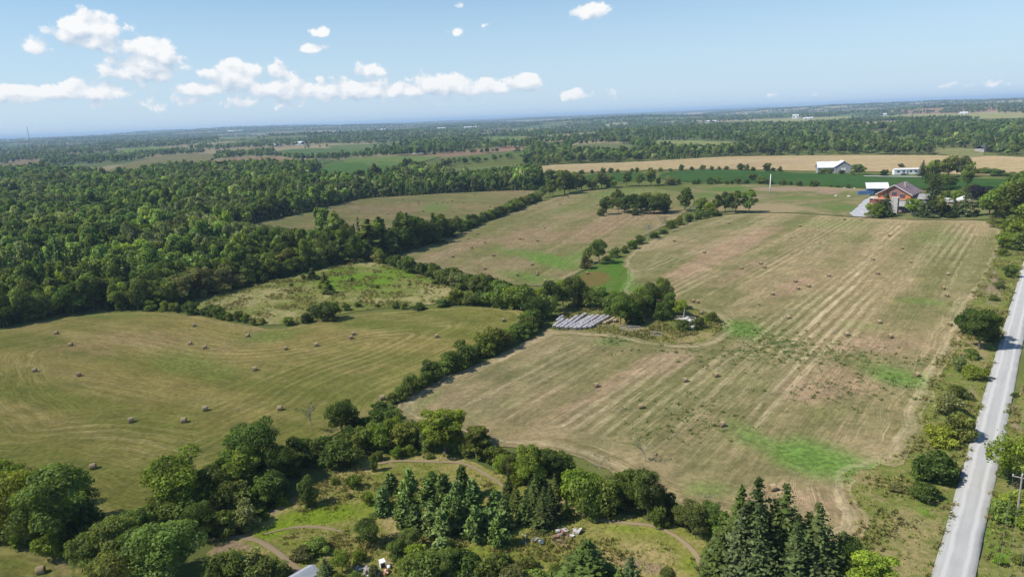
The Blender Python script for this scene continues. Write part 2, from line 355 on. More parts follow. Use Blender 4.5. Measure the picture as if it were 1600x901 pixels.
# ------------------------------------------------------------------ ground materials
def field_mat(name, tan, olive, soil, straw, green, row=4.0, rowamt=.6, bandamt=1., headland=9., bump=.5):
    m, t, out = material(name)
    pos = t.new('ShaderNodeNewGeometry').outputs['Position']
    u = t.attr('u').outputs['Fac']; v = t.attr('v').outputs['Fac']; e = t.attr('edge').outputs['Fac']
    # mown lines: parallel in the middle, following the margin on the headland
    wv = t.noise(pos, .02, 2); hl = t.ss(t.m('ADD', e, t.m('MULTIPLY', wv, 8.)), headland, headland+5.)
    uu = t.m('ADD', t.m('MULTIPLY', u, hl), t.m('MULTIPLY', e, t.m('SUBTRACT', 1., hl)))
    uw = t.m('ADD', uu, t.m('MULTIPLY', t.noise(pos, .03, 2), 1.6))
    sv = t.comb(uu, t.m('MULTIPLY', v, .04))
    streak = t.noise(sv, .55, 4, .6); fstk = t.noise(t.comb(uu, t.m('MULTIPLY', v, .07)), 1.9, 4, .65)
    wamp = t.ss(t.noise(t.comb(t.m('MULTIPLY', uu, .05), t.m('MULTIPLY', v, .008)), 1., 3, .6), .44, .66)
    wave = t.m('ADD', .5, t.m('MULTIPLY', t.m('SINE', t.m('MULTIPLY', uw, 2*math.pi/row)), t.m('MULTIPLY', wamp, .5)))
    band = t.noise(t.comb(t.m('MULTIPLY', u, 1.), t.m('MULTIPLY', v, .12)), .045, 3, .5)
    patch = t.noise(pos, .013, 4, .6); fine = t.noise(pos, .9, 5, .7); mid = t.noise(pos, .12, 4, .6)
    b2 = t.noise(t.comb(u, t.m('MULTIPLY', v, .05)), .085, 3, .55)
    c = t.mix(t.ss(t.m('ADD', t.m('ADD', t.m('MULTIPLY', band, .45), t.m('ADD', t.m('MULTIPLY', b2, .45), t.m('MULTIPLY', streak, .1))), t.m('MULTIPLY', t.m('SUBTRACT', patch, .5), .8)), .40, .60), olive, tan)
    sb = t.m('ADD', t.attr('soil').outputs['Fac'], t.m('MULTIPLY', t.m('SUBTRACT', t.m('ADD', t.m('MULTIPLY', band, .5), t.m('MULTIPLY', patch, .5)), .5), 1.4*bandamt))
    c = t.mix(t.m('MULTIPLY', t.ss(t.m('ADD', sb, t.m('MULTIPLY', t.m('SUBTRACT', mid, .5), .6)), .10, .62), .8), c, soil)
    thin = t.m('ADD', .25, t.m('MULTIPLY', t.ss(b2, .42, .62), 1.2))
    st = t.m('MULTIPLY', t.m('MULTIPLY', t.ss(t.m('ADD', t.m('MULTIPLY', wave, .5), t.m('ADD', t.m('MULTIPLY', streak, .55), t.m('MULTIPLY', fstk, .35))), .60, .90), rowamt), thin)
    sa = t.attr('straw').outputs['Fac']
    st = t.m('MULTIPLY', st, t.m('ADD', .55, sa))
    c = t.mix(st, c, straw)
    fk = t.m('ADD', t.m('MULTIPLY', fstk, .6), t.m('MULTIPLY', mid, .4))
    c = t.mix(t.m('MULTIPLY', t.ss(fk, .40, .62), .75), t.vm('MULTIPLY', c, (.70, .72, .68)), t.vm('MULTIPLY', c, (1.16, 1.13, 1.1)))
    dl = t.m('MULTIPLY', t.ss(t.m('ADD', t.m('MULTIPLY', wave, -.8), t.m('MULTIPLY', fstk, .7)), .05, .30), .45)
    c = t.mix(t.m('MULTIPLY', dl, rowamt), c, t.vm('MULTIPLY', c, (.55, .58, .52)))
    ga = t.attr('green').outputs['Fac']
    gm = t.ss(t.m('ADD', ga, t.m('MULTIPLY', t.m('SUBTRACT', t.m('ADD', t.m('MULTIPLY', mid, .5), t.m('MULTIPLY', streak, .5)), .5), .9)), .16, 1.05)
    c = t.mix(t.m('MULTIPLY', gm, .86), c, t.mix(t.ss(fine, .3, .7), tuple(x*.75 for x in green), tuple(x*1.2 for x in green)))
    # weed specks
    wa = t.attr('weed').outputs['Fac']
    wn = t.ss(t.noise(pos, .55, 3, .6), .54, .60)
    wm = t.m('MULTIPLY', wn, t.ss(t.m('ADD', wa, t.m('MULTIPLY', t.m('SUBTRACT', mid, .5), .7)), .22, .6))
    c = t.mix(t.m('MULTIPLY', wm, .9), c, (.055, .09, .03))
    # tractor wheel marks and margin strip of bleached grass
    rut = t.m('MULTIPLY', t.ss(t.m('ABSOLUTE', t.m('SUBTRACT', t.m('ADD', e, t.m('MULTIPLY', wv, 1.5)), 2.6)), .9, .3), .2)
    c = t.mix(rut, c, straw)
    c = t.mix(t.ss(t.m('ADD', t.m('MULTIPLY', fine, .65), t.m('MULTIPLY', t.noise(pos, 2.6, 3, .7), .35)), .34, .66), t.vm('MULTIPLY', c, (.70, .72, .70)), t.vm('MULTIPLY', c, (1.24, 1.21, 1.17)))
    b = t.new('ShaderNodeBsdfDiffuse', {'Color': c, 'Roughness': .6})
    hgtv = t.m('ADD', t.m('MULTIPLY', wave, .35*rowamt), t.m('MULTIPLY', fine, .5))
    bp = t.new('ShaderNodeBump', {'Height': hgtv, 'Strength': bump, 'Distance': .35}); t.put(b.inputs['Normal'], bp.outputs[0])
    t.l.new(b.outputs[0], out.inputs[0]); return m
def rough_mat(name, cols, s1=.05, s2=.35, bump=.8):
    """unmown land: three hues in uneven clumps, masks 'green' and 'straw' push it either way"""
    m, t, out = material(name)
    pos = t.new('ShaderNodeNewGeometry').outputs['Position']
    a = t.noise(pos, s1, 5, .62, .4); b_ = t.noise(pos, s2, 5, .65); fine = t.noise(pos, 1.3, 5, .7)
    ga = t.attr('green').outputs['Fac']; sa = t.attr('straw').outputs['Fac']; so = t.attr('soil').outputs['Fac']
    c = t.mix(t.ss(t.m('ADD', a, t.m('MULTIPLY', t.m('SUBTRACT', b_, .5), .5)), .36, .64), cols[0], cols[1])
    c = t.mix(t.ss(t.m('ADD', t.m('ADD', b_, t.m('MULTIPLY', a, .4)), sa), .66, .95), c, cols[2])
    c = t.mix(t.ss(t.m('ADD', ga, t.m('MULTIPLY', t.m('SUBTRACT', b_, .5), .9)), .3, .75), c, cols[3])
    c = t.mix(t.ss(t.m('ADD', so, t.m('MULTIPLY', t.m('SUBTRACT', b_, .5), .7)), .35, .7), c, cols[4])
    c = t.mix(t.ss(fine, .2, .8), t.vm('MULTIPLY', c, (.66, .68, .66)), t.vm('MULTIPLY', c, (1.3, 1.28, 1.25)))
    b = t.new('ShaderNodeBsdfDiffuse', {'Color': c, 'Roughness': .6})
    bp = t.new('ShaderNodeBump', {'Height': t.m('ADD', fine, b_), 'Strength': bump, 'Distance': .5}); t.put(b.inputs['Normal'], bp.outputs[0])
    t.l.new(b.outputs[0], out.inputs[0]); return m

M_A = field_mat('hay_stubble_gold', (.255,.203,.072), (.165,.166,.044), (.268,.185,.095), (.40,.33,.17), (.125,.165,.036), row=3.0, rowamt=.42, bandamt=.8, headland=42.)
M_C = field_mat('hay_stubble_olive', (.225,.18,.088), (.165,.16,.066), (.25,.175,.11), (.32,.26,.155), (.11,.18,.045), row=5, rowamt=.35)
M_D = field_mat('hay_stubble_brown', (.262,.205,.112), (.180,.172,.070), (.285,.190,.122), (.35,.285,.18), (.105,.19,.035), row=4.5, rowamt=.45)
M_F = field_mat('hay_stubble_tan', (.275,.215,.118), (.175,.165,.070), (.335,.225,.152), (.52,.43,.28), (.095,.19,.034), row=2.9, rowamt=.5)
M_ST = field_mat('grain_stubble', (.42,.315,.19), (.38,.29,.16), (.36,.25,.16), (.50,.40,.26), (.2,.2,.08), row=12, rowamt=.3, headland=2.)
M_CROP = field_mat('crop_green', (.050,.105,.028), (.040,.090,.024), (.07,.12,.035), (.08,.13,.04), (.05,.12,.02), row=6, rowamt=.2, headland=2.)
M_BASE = rough_mat('rough_grass', [(.06,.075,.022), (.085,.10,.03), (.13,.12,.05), (.06,.10,.02), (.16,.12,.075)])
M_PAST = rough_mat('pasture_grass', [(.165,.180,.048), (.21,.21,.064), (.33,.28,.13), (.135,.215,.026), (.2,.15,.09)], .03, .2)
M_SCRUB = rough_mat('scrub_grass', [(.175,.185,.042), (.225,.21,.058), (.32,.255,.11), (.17,.225,.022), (.27,.20,.12)], .06, .4)
M_VERGE = rough_mat('verge_weeds', [(.13,.155,.038), (.165,.17,.048), (.24,.20,.09), (.11,.18,.024), (.23,.18,.115)], .07, .5)
M_HOME = rough_mat('yard_grass', [(.13,.145,.05), (.17,.155,.07), (.27,.21,.12), (.09,.15,.035), (.26,.19,.125)], .03, .12)
M_ISL = rough_mat('island_weeds', [(.14,.14,.045), (.19,.165,.06), (.27,.215,.10), (.085,.125,.03), (.20,.15,.08)], .07, .4)

# ------------------------------------------------------------------ ground: one sheet out to the horizon
def build_ground():
    rr = [0.]+list(np.geomspace(12, 45000, 170)); na = 288
    V = [(0, 0, float(hgt(0, 0)))]; F = []
    for r in rr[1:]:
        a = np.arange(na)/na*2*math.pi; x, y = r*np.sin(a), r*np.cos(a); z = hgt(x, y)
        V += list(zip(x, y, z))
    tri = [(0, 1+(j+1)%na, 1+j) for j in range(na)]; q = []
    for i in range(len(rr)-2):
        b0, b1 = 1+i*na, 1+(i+1)*na
        q += [(b0+j, b0+(j+1)%na, b1+(j+1)%na, b1+j) for j in range(na)]
    # far ground: patchwork of pale fields between dark woods
    m, t, out = material('far_country')
    pos = t.new('ShaderNodeNewGeometry').outputs['Position']
    rot = t.new('ShaderNodeVectorRotate', {'Vector': pos, 'Angle': rad(37)}); rot.rotation_type = 'Z_AXIS'
    sx, sy, _ = t.sep(rot.outputs[0])
    vr = t.new('ShaderNodeTexVoronoi', {'Vector': t.comb(t.m('MULTIPLY', sx, 1/520.), t.m('MULTIPLY', sy, 1/330.)), 'Scale': 1., 'Randomness': .7}); vr.distance = 'CHEBYCHEV'
    r1, r2, r3 = t.sep(vr.outputs['Color'])
    c = t.mix(r1, (.085,.12,.04), (.13,.15,.06)); c = t.mix(t.ss(r2, .55, .6), c, (.27,.22,.12)); c = t.mix(t.ss(r3, .86, .9), c, (.24,.15,.10))
    a_ = t.noise(pos, .05, 5, .62, .4); b_ = t.noise(pos, .35, 5, .65)
    near = t.mix(t.ss(a_, .36, .64), (.085,.105,.030), (.13,.14,.042)); near = t.mix(t.ss(b_, .6, .8), near, (.19,.165,.07))
    rl = t.new('ShaderNodeVectorMath', {0: pos}); rl.operation = 'LENGTH'
    c = t.mix(t.ss(rl.outputs['Value'], 900, 1500), near, c)
    b = t.new('ShaderNodeBsdfDiffuse', {'Color': c, 'Roughness': .6})
    bp = t.new('ShaderNodeBump', {'Height': b_, 'Strength': .6, 'Distance': .4}); t.put(b.inputs['Normal'], bp.outputs[0])
    t.l.new(b.outputs[0], out.inputs[0])
    me = mesh_np('ground', V, [np.array(tri), np.array(q)], [m], smooth=True)
    o = mob('ground', me); o['kind'] = 'structure'
    # faces must look up
    n = me.polygons[500].normal.z
    if n < 0: me.flip_normals()
build_ground()

M_YARD = mat_plain('yard_gravel', (.40,.395,.40), .9, .2, .5)
# ------------------------------------------------------------------ fields
R_F = ((1262,550),(1375,437))
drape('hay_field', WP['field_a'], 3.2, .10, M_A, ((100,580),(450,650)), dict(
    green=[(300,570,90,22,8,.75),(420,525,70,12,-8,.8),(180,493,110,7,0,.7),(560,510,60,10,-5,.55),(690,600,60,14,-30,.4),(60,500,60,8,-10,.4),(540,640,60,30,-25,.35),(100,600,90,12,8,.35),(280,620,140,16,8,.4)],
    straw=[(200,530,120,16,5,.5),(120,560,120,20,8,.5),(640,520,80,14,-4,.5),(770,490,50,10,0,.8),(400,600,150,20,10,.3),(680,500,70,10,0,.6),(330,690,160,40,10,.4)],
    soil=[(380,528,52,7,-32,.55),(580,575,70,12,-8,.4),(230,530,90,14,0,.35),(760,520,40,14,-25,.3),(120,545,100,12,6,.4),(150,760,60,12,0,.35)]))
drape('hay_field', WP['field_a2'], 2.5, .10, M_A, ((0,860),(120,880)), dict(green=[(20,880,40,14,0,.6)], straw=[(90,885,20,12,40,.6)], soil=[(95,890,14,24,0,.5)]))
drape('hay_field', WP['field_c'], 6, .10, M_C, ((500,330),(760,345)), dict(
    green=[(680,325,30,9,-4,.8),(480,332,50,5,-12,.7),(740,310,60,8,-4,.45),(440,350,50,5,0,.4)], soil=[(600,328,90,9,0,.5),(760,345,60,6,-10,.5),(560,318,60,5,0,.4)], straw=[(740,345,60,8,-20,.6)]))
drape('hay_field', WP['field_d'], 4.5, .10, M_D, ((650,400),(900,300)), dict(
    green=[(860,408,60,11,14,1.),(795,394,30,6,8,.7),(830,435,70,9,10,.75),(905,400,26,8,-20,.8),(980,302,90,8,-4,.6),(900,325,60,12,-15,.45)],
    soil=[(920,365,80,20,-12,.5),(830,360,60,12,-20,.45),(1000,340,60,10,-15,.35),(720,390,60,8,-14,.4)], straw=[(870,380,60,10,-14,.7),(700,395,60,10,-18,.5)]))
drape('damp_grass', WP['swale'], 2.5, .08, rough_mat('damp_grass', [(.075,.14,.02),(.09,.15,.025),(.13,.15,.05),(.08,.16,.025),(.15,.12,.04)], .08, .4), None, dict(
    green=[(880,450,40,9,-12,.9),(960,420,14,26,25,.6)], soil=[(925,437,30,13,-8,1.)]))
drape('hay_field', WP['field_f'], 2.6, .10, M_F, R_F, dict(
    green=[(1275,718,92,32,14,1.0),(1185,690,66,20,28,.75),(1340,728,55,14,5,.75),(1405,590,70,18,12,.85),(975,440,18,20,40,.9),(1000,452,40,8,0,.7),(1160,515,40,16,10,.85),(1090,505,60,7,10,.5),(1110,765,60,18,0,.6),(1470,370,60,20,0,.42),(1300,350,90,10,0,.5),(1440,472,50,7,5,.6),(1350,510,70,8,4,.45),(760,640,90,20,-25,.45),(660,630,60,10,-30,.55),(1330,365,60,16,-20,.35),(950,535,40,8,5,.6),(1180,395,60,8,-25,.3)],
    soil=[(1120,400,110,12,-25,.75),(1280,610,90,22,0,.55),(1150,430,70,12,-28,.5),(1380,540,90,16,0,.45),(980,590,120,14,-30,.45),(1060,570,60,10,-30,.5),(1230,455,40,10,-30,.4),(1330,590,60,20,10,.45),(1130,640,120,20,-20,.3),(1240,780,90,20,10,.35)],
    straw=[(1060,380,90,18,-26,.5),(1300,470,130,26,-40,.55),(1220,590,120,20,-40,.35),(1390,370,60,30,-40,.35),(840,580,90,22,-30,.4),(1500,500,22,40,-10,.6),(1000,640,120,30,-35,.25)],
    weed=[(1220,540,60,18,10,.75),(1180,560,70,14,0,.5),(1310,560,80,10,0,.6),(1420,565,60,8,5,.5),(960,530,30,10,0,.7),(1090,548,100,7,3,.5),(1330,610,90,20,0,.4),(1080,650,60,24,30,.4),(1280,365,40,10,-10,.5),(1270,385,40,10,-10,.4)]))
drape('rough_pasture', WP['pasture'], 3.0, .08, M_PAST, None, dict(
    green=[(560,440,70,14,-4,1.),(640,428,60,9,12,.8),(530,425,50,7,-10,.7),(450,470,40,6,0,.3),(600,455,60,10,0,.5)],
    straw=[(400,465,60,10,-12,.25),(690,452,34,11,-10,.35),(560,411,60,5,5,.25),(640,470,90,6,0,.22),(420,495,60,8,0,.15)]))
drape('weedy_island', WP['island'], 2.0, .08, M_ISL, None, dict(straw=[(1000,515,40,8,5,.3),(1080,528,40,8,-5,.2),(950,505,20,8,0,.3)], green=[(1060,510,30,8,0,.6),(980,527,50,4,0,.4)]))
drape('farm_yard_grass', WP['homestead'], 6, .10, M_HOME, None, dict(
    green=[(1150,296,60,4,0,.8),(1240,310,60,6,0,.5),(1320,325,40,8,0,.6),(1500,338,90,5,0,.6),(1110,305,40,6,0,.6),(1280,320,50,6,-5,.5)],
    soil=[(1230,296,70,4,0,.9),(1295,300,30,6,0,.7),(1200,307,50,4,0,.5),(1130,303,30,3,0,.5),(1270,328,40,3,-20,.5)], straw=[(1200,325,60,6,0,.4),(1310,295,40,4,0,.4)]))
drape('crop_field', WP['crop'], 12, .12, M_CROP, ((1200,290),(1500,280)), dict(straw=[(1370,280,30,2,2,1.2),(1080,275,60,5,0,.8)]))
drape('crop_field', WP['crop_b'], 12, .12, M_CROP, ((905,280),(1020,275)))
drape('grain_field', WP['stubble'], 15, .12, M_ST, ((820,268),(1270,250)), dict(soil=[(1180,258,90,5,-4,.5),(1520,265,90,6,6,.5),(900,266,70,3,0,.3)], green=[(1480,246,30,2,0,.5),(830,267,14,4,0,.6)]))
drape('scrub_meadow', WP['scrub'], 1.4, .08, M_SCRUB, None, dict(
    green=[(500,805,70,16,-5,1.),(430,830,40,12,-20,.9),(570,800,60,20,0,.6),(990,830,80,12,4,.55),(880,815,40,10,0,.5),(1080,880,30,20,0,.6),(640,830,30,20,0,.3),(740,860,60,14,0,.5),(470,850,60,10,0,.5)],
    straw=[(560,735,50,14,-15,.3),(620,818,30,14,0,.3),(990,880,60,20,0,.35),(690,720,70,8,3,.2),(460,790,60,10,-25,.2)],
    soil=[(1000,885,50,14,10,.75),(880,845,24,14,-20,.8),(570,730,18,10,-20,.4),(620,815,20,8,30,.5),(565,885,30,10,0,.6),(365,870,40,26,0,1.),(420,885,30,10,30,.7),(600,880,30,12,0,.5)]))
drape('road_verge', WP['verge'], 2.0, .06, M_VERGE, None, dict(
    green=[(1440,780,14,60,-14,.7),(1380,800,50,20,0,.35),(1480,640,30,30,0,.4),(1390,745,50,8,-8,.4)],
    straw=[(1430,830,40,30,0,.35),(1400,880,60,20,0,.4),(1520,530,30,40,-10,.3),(1340,745,14,10,0,.6)], soil=[(1545,440,20,50,-18,.8),(1520,620,8,60,-14,.6),(1480,760,8,70,-16,.5),(1530,560,20,16,0,.5)]))
drape('road_verge', WP['verge_b'], 3.0, .06, M_VERGE, None, dict(green=[(1560,850,26,60,-10,.8),(1580,780,20,20,0,.6)], soil=[(1580,640,8,60,-12,.8),(1590,600,10,30,0,.6)], straw=[(1590,720,20,20,0,.3)]))
drape('gravel_yard', smooth_poly([P(*q) for q in [(1326,338),(1336,328),(1347,316),(1360,309),(1378,311),(1374,324),(1366,337),(1345,340)]]), 4, .16, M_YARD)
# small far fields
FAR = [([(140,277),(165,268),(210,252),(262,243),(330,240),(345,243),(318,252),(300,256),(240,266),(150,279)], (.21,.19,.085), 'tan'),
 ([(290,258),(345,250),(400,246),(450,248),(452,252),(385,257),(310,263)], (.30,.19,.12), 'pink'),
 ([(-30,266),(20,255),(62,250),(68,255),(24,264)], (.28,.19,.115), 'pink'),
 ([(168,237),(200,232),(268,230.5),(278,234),(215,239)], (.17,.23,.06), 'green'),
 ([(155,243),(215,240),(216,241.5),(160,244.5)], (.3,.28,.15), 'tan'),
 ([(478,284),(497,265),(515,256),(560,253),(605,253),(642,257),(628,272),(560,278),(512,284)], (.085,.155,.04), 'green'),
 ([(525,251),(560,246),(680,244),(692,246),(640,250),(562,252)], (.15,.20,.06), 'green'),
 ([(420,238),(470,232),(560,233),(605,236),(540,242),(445,241)], (.105,.16,.055), 'green'),
 ([(500,229),(560,225.5),(640,226),(650,229),(560,231.5)], (.14,.18,.07), 'green'),
 ([(405,258),(440,252),(520,249),(520,252),(470,259)], (.10,.155,.05), 'green'),
 ([(846,224),(885,223),(886,227),(848,228)], (.30,.20,.14), 'pink'),
 ([(890,226),(970,224),(990,230),(1010,238),(940,240),(900,232)], (.15,.165,.07), 'green'),
 ([(995,223),(1040,219.5),(1165,222.5),(1148,227.5),(1040,229)], (.22,.23,.09), 'tan'),
 ([(970,215),(1005,213.5),(1006,216),(972,217.5)], (.2,.24,.09), 'tan'),
 ([(1140,193),(1200,187),(1325,182),(1335,185),(1290,190),(1200,196)], (.27,.26,.11), 'tan'),
 ([(1368,187),(1400,180),(1500,177),(1660,179),(1660,184),(1480,185)], (.27,.26,.11), 'tan'),
 ([(940,195),(985,192),(985,194.5),(945,197.5)], (.3,.28,.17), 'tan'), ([(1055,179.5),(1110,176),(1112,178),(1058,181)], (.4,.3,.2), 'tan'),
 ([(735,218),(770,214),(840,216),(835,220)], (.15,.2,.06), 'green'), ([(690,266),(760,261),(813,259),(812,266),(770,272),(700,273)], (.15,.19,.07), 'green'),
 ([(1380,218),(1440,214),(1460,218),(1400,222)], (.13,.17,.06), 'green'), ([(1440,236),(1500,231),(1540,236),(1530,240)], (.2,.2,.09), 'tan'), ([(1355,207),(1400,205),(1405,208),(1360,210)], (.2,.2,.09), 'tan'),
 ([(320,226),(395,222),(400,225),(330,229)], (.16,.2,.07), 'green'), ([(330,216),(420,212),(430,215),(340,219)], (.2,.22,.1), 'green')]
FARW = []
def extend_down(pp, hm=9.):
    pa = np.array(pp, float); out_ = []
    for x, y in pa:
        bottom = inside(pa, np.array([x]), np.array([y-.6]))[0] and not inside(pa, np.array([x]), np.array([y+.6]))[0]
        out_.append((x, y+hm/mpp(x, y)*.92) if bottom else (x, y))
    return out_
fmats = {}
for i, (pp, colr, kd) in enumerate(FAR):
    w_ = smooth_poly([P(*q) for q in extend_down(pp)], jit=2., step=25); FARW.append(w_)
    c = colr
    m = field_mat('far_field_%s' % kd, tuple(x*1.05 for x in c), tuple(x*.92 for x in c), (c[0]*1.1, c[1]*.95, c[2]), tuple(x*1.2 for x in c), c, row=14, rowamt=.25, headland=2., bump=0.)
    ext = np.ptp(w_, 0).max(); drape('far_field', w_, max(22, ext/22), .35, m, (pp[0], pp[len(pp)//2]))

# ------------------------------------------------------------------ road, drive, trails
def strip(name, pts, wid, off, mat, thick=.12, jit=.12, step=2.5, kind='structure', crown=0.):
    """a draped ribbon with real edges, wid metres wide"""
    pts = np.array(pts, float); d = np.r_[0, np.cumsum(np.hypot(*np.diff(pts, axis=0).T))]
    n = max(3, int(d[-1]/step)); s_ = np.linspace(0, d[-1], n)
    c = np.stack([np.interp(s_, d, pts[:,0]), np.interp(s_, d, pts[:,1])], 1)
    for _ in range(int(3)):
        c[1:-1] = .25*c[:-2]+.5*c[1:-1]+.25*c[2:]
    tg = np.gradient(c, axis=0); tg /= np.hypot(*tg.T)[:, None]; nr = np.stack([tg[:,1], -tg[:,0]], 1)
    ks = [-.5, -.49, -.25, 0, .25, .49, .5]; V = []; U = []
    sm = lambda q: np.convolve(np.pad(q, 3, 'edge'), np.ones(7)/7, 'valid')
    wd_ = wid*(1+sm(rng.normal(0, jit, n))*.4)
    for j, k in enumerate(ks):
        wob_ = sm(rng.normal(0, jit*1.6, n)) if abs(k) > .4 else 0
        p = c+nr*((k*wd_+wob_)[:, None] if np.ndim(wob_) else (k*wd_)[:, None])
        z = hgt(p[:,0], p[:,1])+off+np.hypot(*p.T)*.0004+crown*(1-4*k*k)
        if abs(k) == .5: z = z-thick
        V.append(np.stack([p[:,0], p[:,1], z], 1)); U.append(np.full(n, k*wid))
    V = np.concatenate(V); F = []
    for j in range(len(ks)-1):
        for i in range(n-1): F.append((j*n+i, (j+1)*n+i, (j+1)*n+i+1, j*n+i+1))
    me = mesh_np(name, V, np.array(F), [mat], smooth=True)
    if me.polygons[n*3].normal.z < 0: me.flip_normals()
    at = me.attributes.new('u', 'FLOAT', 'POINT'); at.data.foreach_set('value', np.concatenate(U).astype(np.float32))
    at = me.attributes.new('v', 'FLOAT', 'POINT'); at.data.foreach_set('value', np.tile(s_, len(ks)).astype(np.float32))
    o = mob(name, me); o['kind'] = kind; return o
def gravel_mat(name, col, dark, tracks=True):
    m, t, out = material(name)
    pos = t.new('ShaderNodeNewGeometry').outputs['Position']; u = t.attr('u').outputs['Fac']; v = t.attr('v').outputs['Fac']
    sv = t.comb(u, t.m('MULTIPLY', v, .03))
    n1 = t.noise(sv, 1.3, 4, .6); n2 = t.noise(pos, .25, 4, .6); n3 = t.noise(pos, 3., 5, .7)
    c = t.mix(t.ss(t.m('ADD', t.m('MULTIPLY', n1, .6), t.m('MULTIPLY', n2, .4)), .35, .65), col, tuple(x*.87 for x in col))
    if tracks:
        tr = t.ss(t.m('ABSOLUTE', t.m('SUBTRACT', t.m('ABSOLUTE', t.m('ADD', u, t.m('MULTIPLY', t.m('SUBTRACT', n2, .5), .7))), 1.1)), .45, .1)
        c = t.mix(t.m('MULTIPLY', tr, .8), c, tuple(min(1, x*1.2) for x in col))
        ed = t.ss(t.m('ADD', t.m('ABSOLUTE', u), t.m('MULTIPLY', t.m('SUBTRACT', n2, .5), 1.6)), 1.9, 2.5)
        c = t.mix(t.m('MULTIPLY', ed, .45), c, dark)
    sp = t.ss(n3, .68, .76); c = t.mix(t.m('MULTIPLY', sp, .4), c, dark)
    b = t.new('ShaderNodeBsdfDiffuse', {'Color': c, 'Roughness': .7})
    bp = t.new('ShaderNodeBump', {'Height': n3, 'Strength': .4, 'Distance': .08}); t.put(b.inputs['Normal'], bp.outputs[0])
    t.l.new(b.outputs[0], out.inputs[0]); return m
M_ROAD = gravel_mat('pale_gravel', (.365,.357,.345), (.20,.19,.16))
M_PATH = gravel_mat('worn_earth', (.30,.23,.14), (.18,.15,.07), False)
cA = np.array(P(1490,901)); cB = np.array(P(1555,650)); dR = (cB-cA)/np.hypot(*(cB-cA))
dR = np.array([math.sin(rad(37.4)), math.cos(rad(37.4))])
nR = np.array([dR[1], -dR[0]])
strip('gravel_road', [cA-dR*120+dR*i*20 for i in range(42)], 4.75, .22, M_ROAD, .2, .10, 2.5, crown=.06)
for pts, wid in [([(590,726),(620,720),(660,722),(722,723),(748,735),(775,752),(792,765)], 1.0),
    ([(858,776),(880,781),(895,796),(912,806),(960,816),(1020,821),(1055,836),(1085,860),(1098,886),(1108,930)], 1.1),
    ([(330,845),(375,838),(410,848),(440,868),(470,895),(480,940)], 1.4),
    ([(412,836),(445,826),(480,821),(505,824),(540,832)], .6), ([(420,805),(440,790),(465,778)], .8)]:
    strip('dirt_path', [P(*q) for q in pts], wid*.7, .14, M_PATH, .08, .16, 1.0)
for pts, wid, nm in [([(1338,760),(1329,757),(1345,790),(1363,815)], .9, 'field_edge_track')]:
    pass
strip('gravel_drive', [P(*q) for q in [(1450,334),(1456,326),(1462,318),(1500,314)]], 6., .2, M_ROAD, .1, .3, 3.)
strip('gravel_drive', [P(*q) for q in [(1350,276),(1380,276.5),(1420,277),(1440,277)]], 6., .4, M_ROAD, .1, .3, 5.)

# ------------------------------------------------------------------ vegetation: materials
def leaf_mat(name, transl=.42, spread=.45, big=.22):
    m, t, out = material(name)
    oi = t.new('ShaderNodeObjectInfo'); tint = t.attr('tint').outputs['Fac']
    pos = t.new('ShaderNodeNewGeometry').outputs['Position']
    stand = t.noise(pos, .018, 3, .6)
    k = t.m('MULTIPLY', t.m('ADD', 1-spread/2, t.m('MULTIPLY', oi.outputs['Random'], spread)), tint)
    c = t.vm('SCALE', t.attr('leafcol', 'INSTANCER').outputs['Color']); t.put(t.n[-1].inputs['Scale'], k)
    c = t.mix(t.m('MULTIPLY', t.ss(stand, .45, .75), big), c, t.vm('MULTIPLY', c, (1.2, 1.15, .85)))
    c = t.mix(t.m('MULTIPLY', t.ss(oi.outputs['Random'], .80, 1.), big), c, t.vm('MULTIPLY', c, (1.15, 1.08, .9)))
    a = t.new('ShaderNodeBsdfDiffuse', {'Color': c}); b = t.new('ShaderNodeBsdfTranslucent', {'Color': t.vm('MULTIPLY', c, (1.35, 1.25, .6))})
    g = t.new('ShaderNodeBsdfGlossy', {'Color': (1, 1, 1), 'Roughness': .55})
    mx = t.new('ShaderNodeMixShader', {0: transl}); t.l.new(a.outputs[0], mx.inputs[1]); t.l.new(b.outputs[0], mx.inputs[2])
    m2 = t.new('ShaderNodeMixShader', {0: .010}); t.l.new(mx.outputs[0], m2.inputs[1]); t.l.new(g.outputs[0], m2.inputs[2])
    t.l.new(m2.outputs[0], out.inputs[0]); return m
M_LEAF = leaf_mat('leaves'); M_NEEDLE = leaf_mat('needles', .18, .35, .12)
M_BARK = mat_plain('bark', (.12, .095, .07), .9, .3, 3.)
M_PALEBARK = mat_plain('dead_grey_wood', (.30, .275, .25), .9, .2, 3.)
TINT0 = dict(dark=(.026,.055,.016), mid=(.043,.080,.025), lime=(.062,.118,.022), yellow=(.064,.108,.022), grey=(.058,.086,.046), olive=(.048,.078,.025),
            spruce=(.022,.042,.016), blue=(.031,.056,.031), pine=(.044,.086,.034), purple=(.022,.020,.026), pink=(.17,.14,.115), cedar=(.028,.050,.016))
TINT = {k: (v[0]*3.5, v[1]*2.65, v[2]*1.65) if k not in ('purple', 'pink') else v for k, v in TINT0.items()}
WORD = dict(dark='dark green', mid='green', lime='bright green', yellow='yellow-green', grey='grey-green', olive='olive green', spruce='dark', blue='bluish', pine='blue-green', purple='dark purple', pink='bare pinkish-grey', cedar='dark')

